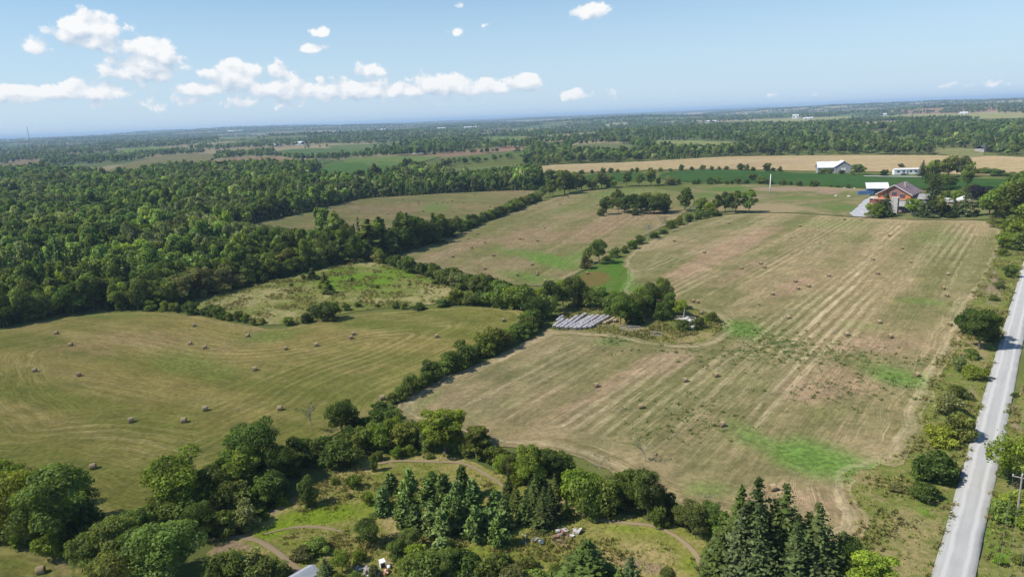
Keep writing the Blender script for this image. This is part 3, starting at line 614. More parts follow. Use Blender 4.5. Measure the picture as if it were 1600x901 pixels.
# ------------------------------------------------------------------ vegetation: shapes
def unit(v): return v/np.maximum(np.linalg.norm(v, axis=1, keepdims=True), 1e-6)
def diamonds(C, N, size, aspect=.62, fold=.18, g=rng):
    n = len(C); r = unit(g.normal(size=(n, 3))); T = unit(np.cross(N, r)); B = np.cross(N, T)
    s = size if np.ndim(size) else np.full(n, size); s = (s*np.exp(g.normal(0, .38, n)))[:, None]
    a = C-T*s*.5; b = C+B*s*aspect*.5+N*s*fold; c = C+T*s*.5; d = C-B*s*aspect*.5+N*s*fold
    V = np.stack([a, b, c, d], 1).reshape(-1, 3); F = np.arange(4*n).reshape(n, 4)
    return V, F
def lobes_crown(n, R, Z0, Z1, leaf, nl, seed, squash=.8, low=.35, prune=.72):
    """leaf sprays spread over overlapping lobes; R crown radius, Z0..Z1 its bottom and top"""
    g = np.random.default_rng(seed); zc, rz = (Z0+Z1)/2, (Z1-Z0)/2
    L = []
    for i in range(nl):
        d = unit(g.normal(size=(1, 3)))[0]; d[2] = d[2]*.9+.12
        q = g.uniform(.45, .92); L.append((d*np.array([R, R, rz])*q+[0, 0, zc], g.uniform(.20, .44)*min(R, rz)*(1.2-.35*q), g.uniform(.66, 1.34)))
    L.append((np.array([g.normal()*R*.15, g.normal()*R*.15, zc+rz*.55]), .48*min(R, rz), 1.))
    L.append((np.array([0, 0, zc-.1*rz]), .6*min(R, rz), .85))
    C = []; N = []; Tn = []
    tot = sum(l[1]**2 for l in L)
    for c, r, tn in L:
        k = int(n*1.9*r*r/tot); d = unit(g.normal(size=(k, 3))); d = d[d[:,2] > -g.uniform(low, .95, len(d))]
        p = c+d*np.array([1, 1, squash])*r*(g.uniform(.60, 1.12, len(d))+.10*np.sin(d[:,0]*9+seed)*np.sin(d[:,1]*8))[:, None]
        keep = np.ones(len(p), bool)
        for c2, r2, _ in L:
            if c2 is not c: keep &= np.linalg.norm((p-c2)/np.array([1, 1, squash]), axis=1) > r2*prune
        p, d = p[keep], d[keep]
        C.append(p); N.append(unit(d*.75+g.normal(size=p.shape)*.55+[0, 0, .25])); Tn.append(tn*g.uniform(.7, 1.3, len(p)))
    C = np.concatenate(C); N = np.concatenate(N); Tn = np.concatenate(Tn)
    C[:,2] = np.maximum(C[:,2], .12)
    V, F = diamonds(C, N, leaf, g=g); return V, F, Tn
def trunk_geo(h, r0, seed, limbs=5, spread=.5, lean=.05):
    g = random.Random(seed); G = Geo(); lx, ly = g.uniform(-lean, lean)*h, g.uniform(-lean, lean)*h
    pts = [(lx*k*k, ly*k*k, -.3+(h+.3)*k) for k in (0, .15, .45, .75, 1)]; G.tube(pts, [r0*1.35, r0, r0*.75, r0*.5, r0*.2], 7)
    for i in range(limbs):
        z = h*g.uniform(.35, .8); a = g.uniform(0, 6.28); ln = h*spread*g.uniform(.5, 1.); k = z/h
        b = Vector((lx*k*k, ly*k*k, z)); d = Vector((math.cos(a), math.sin(a), g.uniform(.4, .9)))
        G.tube([b, b+d*ln*.5, b+d*ln+Vector((0, 0, ln*.15))], [r0*.42, r0*.26, r0*.08], 5)
    return G
def broad_meshes(n, leaf, seed, H=12., Wd=9., bottom=.16, nl=11):
    V, F, T = lobes_crown(n, Wd/2, H*bottom, H, leaf, nl, seed)
    return mesh_np('crown', V, F, [M_LEAF], T), trunk_geo(H*.8, .22, seed).mesh('trunk', [M_BARK])
def spruce_meshes(seed, H=12., R=2.6, step=.36, nb=16, leaf=.62, quads=6):
    g = np.random.default_rng(seed); C = []; N = []; S = []; z = .5
    while z < H*.985:
        k = z/H; r = R*((1-k)**.92+.03)*g.uniform(.84, 1.1); nb_ = max(4, int(nb*(.5+.5*(1-k))))
        for j in range(nb_):
            a = g.uniform(0, 6.28); d = np.array([math.cos(a), math.sin(a), 0]); rl = r*g.uniform(.72, 1.1)
            ns = max(2, int(round(quads*(1-k)+1.5)))
            for q in np.linspace(.18, 1., ns):
                p = d*rl*q+np.array([0, 0, z-rl*.32*q*q+.12*math.sin(q*3)]); C.append(p+g.normal(size=3)*.09)
                N.append(d*.35+np.array([0, 0, .8])+g.normal(size=3)*.42); S.append(leaf*(1.1-.35*q)*(.36+.75*(1-k)))
        z += step*(.75+.5*(1-k))
    for q in range(8): C.append(np.array([g.normal()*.06, g.normal()*.06, H*(.93+.01*q)])); N.append(g.normal(size=3)+[0, 0, .2]); S.append(.4)
    C = np.array(C); N = unit(np.array(N)); V, F = diamonds(C, N, np.array(S)*1.35, .6, -.12, g)
    V[:,2] = np.maximum(V[:,2], .05)
    T = g.uniform(.7, 1.3, len(F)); G = Geo(); G.tube([(0,0,-.3), (0,0,H*.5), (0,0,H*.97)], [.2, .12, .02], 6)
    return mesh_np('crown', V, F, [M_NEEDLE], T), G.mesh('trunk', [M_BARK])
def pine_meshes(seed, H=6.5, R=1.9):
    g = np.random.default_rng(seed); C = []; N = []; T = []; z = .35
    while z < H*.97:
        k = z/H; r = R*(1.03-k)**.85*g.uniform(.75, 1.15)*(1 if k > .12 else .75); nb_ = int(5+3*(1-k))
        for j in range(nb_):
            a = g.uniform(0, 6.28); d = np.array([math.cos(a), math.sin(a), .25]); rl = r*g.uniform(.7, 1.12); tn = g.uniform(.75, 1.25)
            for q in np.linspace(.25, 1., 4):
                c = d*rl*q+np.array([0, 0, z])
                for _ in range(6):
                    C.append(c+g.normal(size=3)*.2); N.append(g.normal(size=3)+d*.5+[0, 0, .4]); T.append(tn*g.uniform(.8, 1.2))
        z += .5*g.uniform(.7, 1.2)
    C = np.array(C); V, F = diamonds(C, unit(np.array(N)), .55, .5, .1, g); V[:,2] = np.maximum(V[:,2], .05)
    G = Geo(); G.tube([(0,0,-.3), (0,0,H*.5), (0,0,H*.95)], [.13, .08, .02], 6)
    return mesh_np('crown', V, F, [M_NEEDLE], np.array(T)), G.mesh('trunk', [M_BARK])
def shrub_mesh(n, leaf, seed, H=4., Wd=4.4, nl=8):
    V, F, T = lobes_crown(n, Wd/2, -.45*H*.5, H, leaf, nl, seed, .9, .1, .66)
    G = Geo()
    for i in range(3):
        a = random.uniform(0, 6.3); G.tube([(0,0,-.2), (math.cos(a)*.25*Wd, math.sin(a)*.25*Wd, H*.55)], [.09, .03], 4)
    V2 = np.array(G.v); F2 = np.array([f for f in G.f if len(f) == 4])+len(V)
    return mesh_np('shrub', np.concatenate([V, V2]), [F, F2], [M_LEAF, M_BARK], np.r_[T, np.ones(len(F2))], np.r_[np.zeros(len(F)), np.ones(len(F2))])
def twiggy_mesh(seed, H=5., leaves=60):
    """a dead or thin-leaved tree: branching twigs"""
    g = random.Random(seed); G = Geo(); ends = []
    def br(p, d, ln, r, lv):
        q = p+d*ln; G.tube([p, p+d*ln*.5+Vector((g.uniform(-.1,.1), g.uniform(-.1,.1), 0))*ln, q], [r, r*.8, r*.55], 4, cap=False)
        if lv == 0: ends.append(q); return
        for _ in range(3 if lv < 3 else 4):
            e = (d+Vector((g.uniform(-.75,.75), g.uniform(-.75,.75), g.uniform(-.15,.5)))).normalized()
            br(q, e, ln*g.uniform(.55,.8), r*.55, lv-1)
    br(Vector((0,0,-.2)), Vector((0,0,1)), H*.36, H*.016, 4)
    V2 = np.array(G.v); F2 = np.array(G.f)
    gg = np.random.default_rng(seed); E = np.array([tuple(e) for e in ends]); E = E[gg.integers(0, len(E), leaves)]+gg.normal(size=(leaves, 3))*.2
    V, F = diamonds(E, unit(gg.normal(size=(leaves, 3))), .3, g=gg)
    return mesh_np('bare_crown', np.concatenate([V2, V]), [F2, F+len(V2)], [M_PALEBARK, M_LEAF], np.ones(len(F2)+len(F)), np.r_[np.zeros(len(F2)), np.ones(len(F))])

BROAD = [broad_meshes(7500, .31, 100+i, nl=[20,24,26,18,24,20][i], Wd=[9,8.4,9.6,7.6,9,8.6][i], bottom=[.10,.14,.12,.08,.10,.16][i]) for i in range(6)]
POPLAR = [broad_meshes(6500, .31, 200+i, Wd=6.4, bottom=.07, nl=22) for i in range(3)]
MIDB = [broad_meshes(1900, .64, 300+i, nl=17, Wd=9.2, bottom=.03) for i in range(4)]
SPRUCE = [spruce_meshes(400+i, R=[2.7, 2.4, 3.0][i]) for i in range(3)]
CEDAR = [spruce_meshes(420+i, H=11., R=2.3, step=.6, nb=11, leaf=1.25, quads=3) for i in range(2)]
PINE = [pine_meshes(500+i) for i in range(4)]
SHRUB = [shrub_mesh(2600, .26, 600+i, nl=[12,15,17,12,16][i]) for i in range(5)]
TWIG = [twiggy_mesh(700+i) for i in range(3)]
NOM = dict(broad=(12., 9.), poplar=(12., 6.6), midb=(12., 8.8), spruce=(12., 4.3), cedar=(11., 3.6), pine=(6.5, 3.5), shrub=(4., 4.4), twig=(5., 4.2))
SETS = dict(broad=BROAD, poplar=POPLAR, midb=MIDB, spruce=SPRUCE, cedar=CEDAR, pine=PINE, shrub=SHRUB, twig=TWIG)
NAME = dict(broad='broadleaf_tree', poplar='poplar_tree', midb='broadleaf_tree', spruce='spruce_tree', cedar='cedar_tree', pine='pine_tree', shrub='shrub', twig='bare_tree')
CATN = dict(broad='tree', poplar='tree', midb='tree', spruce='tree', cedar='tree', pine='tree', shrub='shrub', twig='tree')
def plant(kind, x, y, h, wd_, tint, label, group=None, name=None):
    nh, nw = NOM[kind]; sz, sx = h/nh, wd_/nw
    z = float(hgt(x, y)); rz = random.uniform(0, 6.28)
    var = random.choice(SETS[kind]); sc = (sx*random.uniform(.93, 1.07), sx*random.uniform(.93, 1.07), sz)
    kv = random.uniform(.76, 1.18); c = [v*kv*random.uniform(a_, b_) for v, a_, b_ in zip(TINT[tint], (.95, .96, .85), (1.14, 1.04, 1.15))]
    if kind in ('shrub', 'twig'):
        if kind == 'twig':
            o = empty(name or NAME[kind], (x, y, z), rz, sc); q = mob('branches', var, o); q['leafcol'] = c; q['kind'] = 'stuff'
        else:
            o = mob(name or NAME[kind], var, None, (x, y, z), rz, sc); o['leafcol'] = c
    else:
        o = empty(name or NAME[kind], (x, y, z), rz, sc)
        o.rotation_euler = (random.gauss(0, .035), random.gauss(0, .035), rz)
        a = mob('crown', var[0], o); a['leafcol'] = c
        b = mob('trunk', var[1], o)
    return tag(o, label, CATN[kind], group)
def T(kind, px, py, hpx, wpx, tint, label, group=None):
    x, y = P(px, py); k = mpp(px, py)
    f_ = dict(broad=.86, poplar=.90, shrub=.86, midb=.92, spruce=.95, cedar=.95, pine=.92, twig=.95)[kind]
    if kind in ('spruce', 'pine', 'cedar'): f_ *= random.uniform(.88, 1.1); wpx *= random.uniform(.95, 1.3) if kind == 'spruce' else random.uniform(.95, 1.2)
    return plant(kind, x, y, hpx*k*f_, wpx*k*(.84 if kind == 'broad' else .92 if kind == 'shrub' else 1.), tint, label, group)

# ------------------------------------------------------------------ vegetation: single trees and shrubs, where the photograph has them
def many(lst, phrase, group, anchor=None):
    """plants of one place; each label carries its look and its rank from a landmark named in the phrase ({} is the ordinal)"""
    if anchor: 
        ax, ay = P(*anchor); lst = sorted(lst, key=lambda q: math.hypot(P(q[1], q[2])[0]-ax, P(q[1], q[2])[1]-ay))
    for i, (k, px, py, h, w_, tn) in enumerate(lst):
        nm = dict(broad='tree', poplar='tall tree', midb='tree', spruce='spruce', cedar='cedar', pine='pine', shrub='shrub', twig='leafless tree')[k]
        T(k, px, py, h, w_, tn, phrase.format(WORD[tn]+' '+nm, ordinal(i+1)), group)
N1 = [('broad',100,858,136,116,'mid','tallest round-crowned tree of the thicket beside the small corner field with one bale'),
 ('broad',285,802,106,112,'lime','pale yellow-green tree leaning over the near edge of the gold hay field'),
 ('broad',404,748,104,104,'dark','broad dark tree on the gold field edge behind a slim bright one'),
 ('poplar',386,768,80,54,'lime','slim bright green tree in front of the broad dark field-edge tree'),
 ('broad',258,920,112,122,'mid','big round tree shading the bare earth clearing at the bottom'),
 ('broad',176,895,92,92,'mid','dense tree between the thicket and the big round tree by the clearing'),
 ('broad',536,684,72,62,'dark','dark maple standing next to the grey leafless tree'),
 ('poplar',697,708,84,80,'lime','tall full bright green tree between the scrub meadow and the striped field'),
 ('poplar',745,718,66,46,'olive','narrower olive tree directly beside the tall bright green one'),
 ('twig',487,672,46,44,'grey','grey leafless tree on the gold field margin'),
 ('broad',828,768,92,62,'lime','bright ragged tree above the plantation spruces'),
 ('broad',1012,812,96,72,'mid','tall rounded tree at the trail bend below the striped field'),
 ('broad',1082,836,60,64,'olive','low wide tree just left of the big dark spruces'),
 ('spruce',1148,888,146,66,'spruce','tallest black spruce of the clump at the striped field corner'),
 ('poplar',1352,935,84,74,'lime','bright yellow-green tree at the verge end of the spruce clump'),
 ('broad',1322,915,90,60,'mid','green tree between the blue spruce and the yellow-green tree'),
 ('spruce',918,926,96,84,'spruce','wide dark conifer at the bottom edge beside the bare patch'),
 ('broad',1590,765,92,84,'lime','big bright tree right of the gravel road by the power pole'),
 ('broad',1530,546,66,64,'dark','large dark roadside tree throwing its shadow over the gravel road'),
 ('broad',936,413,48,38,'mid','round lollipop tree standing alone where three fields meet'),
 ('broad',1062,497,36,30,'lime','bright green tree next to the stone and board pile on the island'),
 ('shrub',512,500,32,48,'dark','wide dark bush on the line between pasture and gold field'),
 ('cedar',514,459,27,16,'cedar','dark cedar clump standing out in the middle of the rough pasture'),
 ('broad',1528,319,29,38,'purple','round dark purple-leaved tree beside the white canopy'),
 ('broad',578,852,54,54,'dark','dark tree on the scrub meadow above the junk heap')]
for q in N1: T(*q)
many([('broad',28,852,116,86,'yellow'),('broad',14,792,72,76,'lime'),('broad',62,856,78,64,'mid'),('shrub',95,866,46,56,'lime'),('broad',48,806,76,70,'olive'),('shrub',140,850,64,60,'dark'),
      ('shrub',20,842,34,60,'olive'),('broad',130,820,90,60,'dark'),('broad',-20,830,100,80,'mid'),('broad',70,810,78,70,'lime'),('shrub',110,862,34,40,'mid'),('shrub',45,850,36,46,'lime'),('shrub',0,835,40,60,'olive'),('broad',-30,790,80,80,'mid'),('shrub',160,862,50,50,'mid')],
     '{} of the corner thicket, {} outward from the lone bale', 'thicket by the corner hay field', (63,888))
many([('shrub',306,800,50,60,'mid'),('shrub',330,806,52,64,'dark'),('shrub',352,806,52,64,'mid'),('broad',338,790,74,60,'dark'),('shrub',378,800,46,60,'mid'),('shrub',412,790,48,60,'dark'),('shrub',430,776,50,56,'dark'),
      ('broad',436,756,72,62,'dark'),('broad',455,750,60,56,'mid'),('shrub',470,724,44,56,'dark'),('shrub',492,722,40,56,'mid'),('shrub',455,745,48,56,'dark'),('broad',362,760,66,50,'mid'),('shrub',300,780,42,50,'mid'),('shrub',420,752,52,60,'dark'),
      ('broad',222,905,84,80,'dark'),('broad',205,860,66,66,'mid'),('shrub',232,850,52,60,'dark'),('shrub',262,830,48,60,'mid'),('shrub',240,826,44,54,'mid'),('shrub',300,830,58,62,'dark'),('broad',320,840,66,60,'dark'),('shrub',350,835,44,50,'mid'),('shrub',385,825,44,50,'grey'),('shrub',345,812,36,40,'mid'),('broad',145,900,70,70,'mid'),('broad',190,930,80,80,'olive'),('shrub',270,800,36,50,'yellow')],
     '{} in the dense belt, {} from the grey leafless tree', 'dense tree belt under the gold hay field', (487,672))
many([('shrub',588,672,34,42,'dark'),('shrub',612,668,32,42,'mid'),('shrub',600,704,50,48,'lime'),('shrub',566,706,46,44,'mid'),('shrub',540,728,52,64,'mid'),('shrub',520,728,44,52,'dark'),('shrub',625,702,48,54,'olive'),
      ('shrub',650,698,46,40,'mid'),('shrub',662,696,50,44,'lime'),('shrub',672,704,42,40,'mid'),('shrub',730,714,36,32,'mid'),('shrub',765,720,32,34,'olive'),('shrub',778,724,30,32,'yellow'),('shrub',582,690,36,40,'mid'),
      ('shrub',612,688,40,40,'lime'),('shrub',560,676,30,40,'dark'),('shrub',638,686,34,40,'grey'),('shrub',596,650,28,36,'dark'),('shrub',545,700,40,44,'dark'),('shrub',505,712,36,44,'dark'),('shrub',752,716,30,30,'olive'),('shrub',640,712,20,26,'lime'),('shrub',716,706,40,30,'mid'),('shrub',610,655,22,30,'dark')],
     '{} above the meadow trail, {} from the dark maple', 'scrub belt above the meadow trail', (536,684))
many([('broad',800,750,54,44,'olive'),('broad',852,762,80,54,'mid'),('broad',870,764,64,44,'dark'),('shrub',893,782,62,56,'lime'),('shrub',918,808,70,62,'mid'),('shrub',945,808,68,62,'olive'),('shrub',972,798,52,46,'mid'),('shrub',1000,800,62,46,'mid'),
      ('shrub',1040,802,42,38,'dark'),('broad',1108,834,58,44,'mid'),('shrub',1060,820,38,34,'mid'),('shrub',905,765,40,40,'mid'),('shrub',930,776,46,50,'lime'),('shrub',960,778,44,50,'olive'),('shrub',812,756,46,40,'yellow'),('twig',935,745,40,36,'grey'),('twig',1008,722,40,40,'grey'),('twig',1102,790,24,30,'grey'),('shrub',880,750,50,40,'mid'),('shrub',786,738,34,34,'lime'),('shrub',868,716,16,12,'dark'),('shrub',1030,822,44,36,'mid'),('shrub',985,770,44,44,'dark'),('shrub',1125,842,50,44,'mid')],
     '{} under the striped field, {} from the tall bright tree', 'hedge under the striped field', (697,708))
many([('spruce',796,784,54,26,'spruce'),('spruce',838,800,66,28,'spruce'),('spruce',862,806,58,26,'spruce'),('spruce',850,824,62,28,'spruce'),('spruce',820,818,60,28,'spruce'),('spruce',808,800,52,24,'cedar'),('spruce',885,812,38,20,'cedar'),('spruce',836,775,56,26,'spruce'),('spruce',868,780,44,20,'cedar')],
     '{} of the trail-side row, {} from the wide dark conifer', 'dark spruces beside the trail', (918,922))
many([('spruce',1183,893,144,60,'spruce'),('spruce',1222,900,136,62,'spruce'),('spruce',1152,912,118,60,'blue'),('spruce',1190,920,120,54,'blue'),('spruce',1246,912,116,54,'spruce'),('spruce',1284,920,128,66,'blue'),('spruce',1240,936,104,64,'blue'),('spruce',1270,940,86,54,'blue'),('spruce',1120,905,84,44,'spruce'),('spruce',1205,900,110,56,'spruce'),('spruce',1168,880,110,50,'spruce'),('spruce',1130,875,70,44,'cedar'),('spruce',1262,900,96,54,'spruce')],
     '{} of the big corner clump, {} from the gravel road', 'big spruce clump at the field corner', (1457,901))
many([('pine',640,788,64,32,'pine'),('pine',612,772,42,28,'pine'),('pine',598,804,48,28,'pine'),('pine',668,794,52,30,'pine'),('pine',695,794,68,34,'pine'),('pine',718,802,54,32,'pine'),('pine',742,804,58,34,'pine'),('pine',630,822,44,28,'pine'),('pine',650,834,54,30,'pine'),('pine',672,838,56,30,'pine'),
      ('pine',692,844,52,32,'pine'),('pine',716,834,54,32,'pine'),('pine',742,844,58,34,'pine'),('pine',766,838,52,32,'pine'),('pine',782,854,54,30,'pine'),('pine',790,824,48,30,'pine'),('pine',702,818,48,30,'pine'),('pine',724,778,52,28,'pine'),('pine',776,800,44,26,'pine'),('pine',678,770,40,26,'pine')],
     '{} in the young plantation, {} from the trail end', 'young pine plantation', (858,776))
many([('shrub',640,908,50,54,'mid'),('shrub',670,914,60,64,'mid'),('broad',700,908,66,56,'mid'),('shrub',650,884,42,44,'lime'),('shrub',736,908,56,62,'dark'),('shrub',764,914,50,56,'olive'),('shrub',802,922,40,66,'grey'),('shrub',842,918,32,54,'mid'),('shrub',872,908,32,44,'mid'),('spruce',511,908,38,26,'blue'),('broad',535,894,40,30,'lime'),('shrub',560,878,22,24,'lime'),('shrub',475,872,22,40,'grey'),('shrub',500,862,24,44,'mid'),
      ('shrub',382,908,50,64,'grey'),('shrub',350,920,60,64,'mid'),('shrub',412,912,40,62,'olive'),('shrub',434,902,30,44,'mid'),('shrub',585,902,22,22,'blue'),('spruce',985,935,76,36,'blue'),('spruce',966,940,54,34,'pine'),('broad',1045,918,44,28,'mid'),('spruce',1102,940,50,46,'spruce'),('shrub',1125,925,30,44,'mid'),('shrub',620,870,30,34,'mid'),('shrub',700,870,34,40,'mid'),('shrub',530,915,24,30,'olive'),('broad',640,860,44,44,'mid'),('shrub',1010,925,24,30,'lime'),('shrub',900,900,24,30,'olive'),('shrub',555,915,24,30,'mid'),('pine',690,888,46,40,'pine'),('shrub',780,890,30,44,'mid'),('shrub',820,890,22,34,'olive')],
     '{} near the junk and shed, {} from the shed roof', 'growth round the shed and junk heap', (470,890))
many([('shrub',486,790,56,34,'mid'),('shrub',553,762,24,28,'lime'),('shrub',586,736,34,16,'olive'),('shrub',575,788,24,22,'lime'),('shrub',600,790,26,24,'mid'),('shrub',620,716,22,26,'lime'),('shrub',415,812,14,16,'olive'),('shrub',522,757,12,14,'lime'),('shrub',545,778,8,14,'olive'),('shrub',672,716,10,16,'olive'),('shrub',440,790,14,24,'lime'),('shrub',400,800,16,34,'yellow'),('shrub',592,720,18,22,'mid')],
     'lone {} on the scrub meadow, {} from the dark maple', 'lone shrubs on the scrub meadow', (536,684))
many([('shrub',1512,524,44,36,'dark'),('shrub',1546,534,44,34,'dark'),('shrub',1502,580,24,26,'grey'),('shrub',1520,592,22,34,'yellow'),('shrub',1478,648,40,44,'grey'),('shrub',1494,684,44,52,'olive'),('shrub',1470,694,32,44,'yellow'),('shrub',1458,748,46,62,'dark'),('shrub',1440,750,34,40,'mid'),('shrub',1476,744,34,30,'dark'),('shrub',1446,782,28,44,'dark'),
      ('shrub',1578,434,20,22,'mid'),('shrub',1562,452,16,18,'grey'),('shrub',1575,388,24,44,'lime'),('shrub',1592,374,32,42,'lime'),('shrub',1566,400,12,18,'yellow'),('shrub',1553,470,10,14,'olive'),('shrub',1495,622,20,34,'olive'),('shrub',1400,765,10,26,'grey'),('shrub',1604,392,30,44,'mid'),('shrub',1520,560,16,22,'mid')],
     '{} on the verge, {} from the big roadside tree', 'shrubs on the road verge', (1530,546))
many([('broad',1618,764,84,76,'mid'),('shrub',1566,814,30,38,'mid'),('shrub',1610,830,26,40,'lime'),('shrub',1560,880,14,20,'lime'),('shrub',1592,790,24,36,'yellow'),('shrub',1585,620,8,10,'mid'),('shrub',1575,745,30,34,'mid'),('shrub',1590,880,14,22,'olive')],
     '{} across the gravel road, {} from the power pole', 'growth across the road', (1588,812))
many([('midb',1556,344,46,44,'lime'),('midb',1582,358,64,56,'olive'),('midb',1603,350,64,54,'mid'),('midb',1545,337,32,34,'mid'),('midb',1592,335,56,46,'mid'),('midb',1618,335,64,56,'dark'),('midb',1598,302,32,24,'mid'),('midb',1570,335,44,40,'mid'),('midb',1610,372,50,50,'mid'),('midb',1635,345,60,56,'mid'),('shrub',1560,356,16,30,'olive'),('shrub',1580,365,20,34,'yellow'),('midb',1585,315,36,34,'dark'),('midb',1610,315,44,40,'mid')],
     '{} of the farm shelter belt, {} from the purple-leaved tree', 'shelter belt beside the farmhouse', (1528,319))
many([('shrub',1365,341,24,26,'lime'),('spruce',1384,339,38,20,'spruce'),('shrub',1375,338,22,20,'mid'),('midb',1425,337,27,22,'lime'),('spruce',1452,339,48,24,'blue'),('midb',1462,340,36,22,'olive'),('spruce',1458,308,42,20,'spruce'),('shrub',1477,339,20,20,'dark'),('spruce',1490,339,30,16,'spruce'),('spruce',1505,339,38,20,'blue'),('spruce',1440,276,26,13,'spruce'),('midb',1453,276,24,16,'lime'),('midb',1464,276,24,22,'mid'),('midb',1482,277,32,26,'olive'),('midb',1502,277,30,24,'grey'),('midb',1511,294,38,20,'mid'),('midb',1455,297,26,26,'dark'),('midb',1470,297,24,22,'mid'),('midb',1485,294,18,18,'dark'),
      ('shrub',1496,312,14,20,'lime'),('shrub',1480,310,12,16,'lime'),('shrub',1525,338,10,10,'dark'),('shrub',1510,306,16,20,'mid'),('shrub',1540,318,18,24,'mid'),('shrub',1442,340,14,14,'dark'),('shrub',1484,341,10,20,'dark'),('shrub',1520,300,14,20,'mid')],
     '{} in the farm garden, {} from the orange house', 'farmhouse garden trees', (1400,320))
many([('midb',1342,273,17,20,'mid'),('shrub',1286,272,9,15,'mid'),('shrub',1314,272,7,13,'dark'),('shrub',1297,272,8,12,'mid'),('shrub',1381,276,11,13,'dark'),('shrub',1219,268,8,8,'dark'),('shrub',1208,267,6,8,'mid'),('shrub',1198,267,9,10,'dark'),('shrub',1332,274,8,10,'mid'),('midb',1177,283,13,16,'mid'),('shrub',1408,262,7,9,'pink'),('shrub',1540,272,10,22,'mid'),('shrub',1560,275,10,20,'dark'),('shrub',1580,278,9,20,'mid'),('shrub',1525,272,8,16,'olive')],
     '{} on the far line, {} from the white-roofed barn', 'trees and shrubs round the barn', (1300,268))
many([('midb',948,336,32,20,'dark'),('midb',966,332,42,18,'olive'),('midb',984,334,34,22,'dark'),('midb',1000,335,33,22,'dark'),('midb',1016,335,32,22,'dark'),('midb',1032,335,36,24,'dark'),('shrub',940,338,15,16,'mid'),('midb',958,328,30,18,'mid'),('midb',1008,328,30,24,'mid'),('midb',992,331,31,22,'mid'),('midb',1040,332,30,20,'dark'),('midb',976,334,30,22,'dark'),('midb',1022,334,31,22,'mid'),('midb',1002,330,32,22,'olive'),('midb',1024,328,30,24,'olive'),('shrub',994,337,14,18,'dark'),('shrub',1040,334,18,14,'dark')],
     '{} of the free-standing grove, {} from its far corner', 'grove on the brown hay field', (938,337))
many([('midb',1071,330,40,24,'dark'),('twig',1080,340,22,20,'grey'),('midb',1096,334,28,24,'mid'),('midb',1110,336,22,20,'lime'),('midb',1121,333,32,16,'olive'),('midb',1133,332,34,20,'mid'),('midb',1149,333,36,24,'mid'),('midb',1170,333,38,24,'mid'),('shrub',1118,338,12,18,'mid'),('shrub',1105,340,12,16,'dark')],
     '{} above the striped field, {} from the white pole', 'tree row above the striped field', (1203,302))
many([('shrub',915,420,24,22,'grey'),('midb',919,412,30,14,'grey'),('shrub',960,402,17,24,'mid'),('shrub',988,389,16,20,'mid'),('shrub',1000,381,17,20,'mid'),('twig',1012,376,30,28,'pink'),('twig',1034,363,28,24,'pink'),('shrub',1022,372,10,18,'dark'),('shrub',1048,357,15,20,'olive'),('shrub',1061,352,16,18,'olive'),('shrub',1075,347,15,18,'mid'),('shrub',1090,343,17,18,'mid'),('shrub',976,395,12,16,'mid'),('shrub',1035,366,10,18,'mid'),('shrub',948,408,10,18,'mid')],
     '{} between brown and striped fields, {} from the lollipop tree', 'hedge between the brown and striped fields', (936,412))
many([('broad',1046,494,46,34,'mid'),('broad',1012,480,48,36,'mid'),('broad',988,494,44,36,'dark'),('shrub',1035,500,30,32,'dark'),('broad',838,502,49,39,'dark'),('shrub',852,497,44,39,'mid'),('broad',862,487,59,46,'dark'),('broad',880,480,54,41,'lime'),('broad',898,482,61,46,'mid'),('shrub',915,482,44,39,'mid'),('broad',936,486,46,44,'mid'),('shrub',954,492,37,34,'mid'),('shrub',828,508,29,28,'mid'),('shrub',845,478,32,34,'yellow'),('shrub',866,468,29,41,'yellow'),('shrub',912,466,27,39,'mid'),
      ('broad',970,510,59,44,'mid'),('shrub',986,507,46,39,'dark'),('broad',1000,500,49,39,'mid'),('broad',1020,492,59,46,'dark'),('broad',1036,484,61,37,'mid'),('shrub',1010,494,41,39,'mid'),('shrub',1113,504,20,21,'olive'),('shrub',1092,514,20,23,'olive'),('shrub',1068,518,21,30,'mid'),('shrub',1000,482,37,39,'lime'),('shrub',958,478,27,34,'lime'),('shrub',975,480,29,34,'mid'),('shrub',1102,505,12,18,'yellow'),('shrub',820,505,20,23,'mid')],
     '{} of the bale-row copse, {} from the board fence', 'copse around the white bale rows', (985,518))
many([('cedar',507,442,17,12,'cedar'),('cedar',489,437,21,17,'cedar'),('shrub',551,441,9,10,'mid'),('shrub',590,451,8,9,'mid'),('shrub',680,445,9,14,'dark'),('shrub',475,437,11,10,'mid'),('shrub',520,461,9,14,'mid'),('shrub',500,452,7,8,'olive'),('shrub',640,446,5,8,'mid'),('shrub',607,436,4,8,'olive'),('shrub',455,447,5,8,'olive'),('shrub',543,485,12,16,'dark'),('shrub',558,480,11,16,'mid'),('shrub',618,482,15,16,'mid'),('shrub',632,483,13,12,'mid'),('shrub',656,484,11,26,'dark'),('shrub',690,479,15,32,'mid'),('shrub',478,505,19,24,'dark'),('shrub',450,508,16,24,'mid'),('shrub',410,506,11,14,'olive'),('shrub',590,480,7,12,'olive'),('shrub',525,487,10,16,'mid'),('shrub',494,496,22,24,'dark')],
     'small {} on the rough pasture, {} from the cedar clump', 'shrubs on the rough pasture', (514,459))

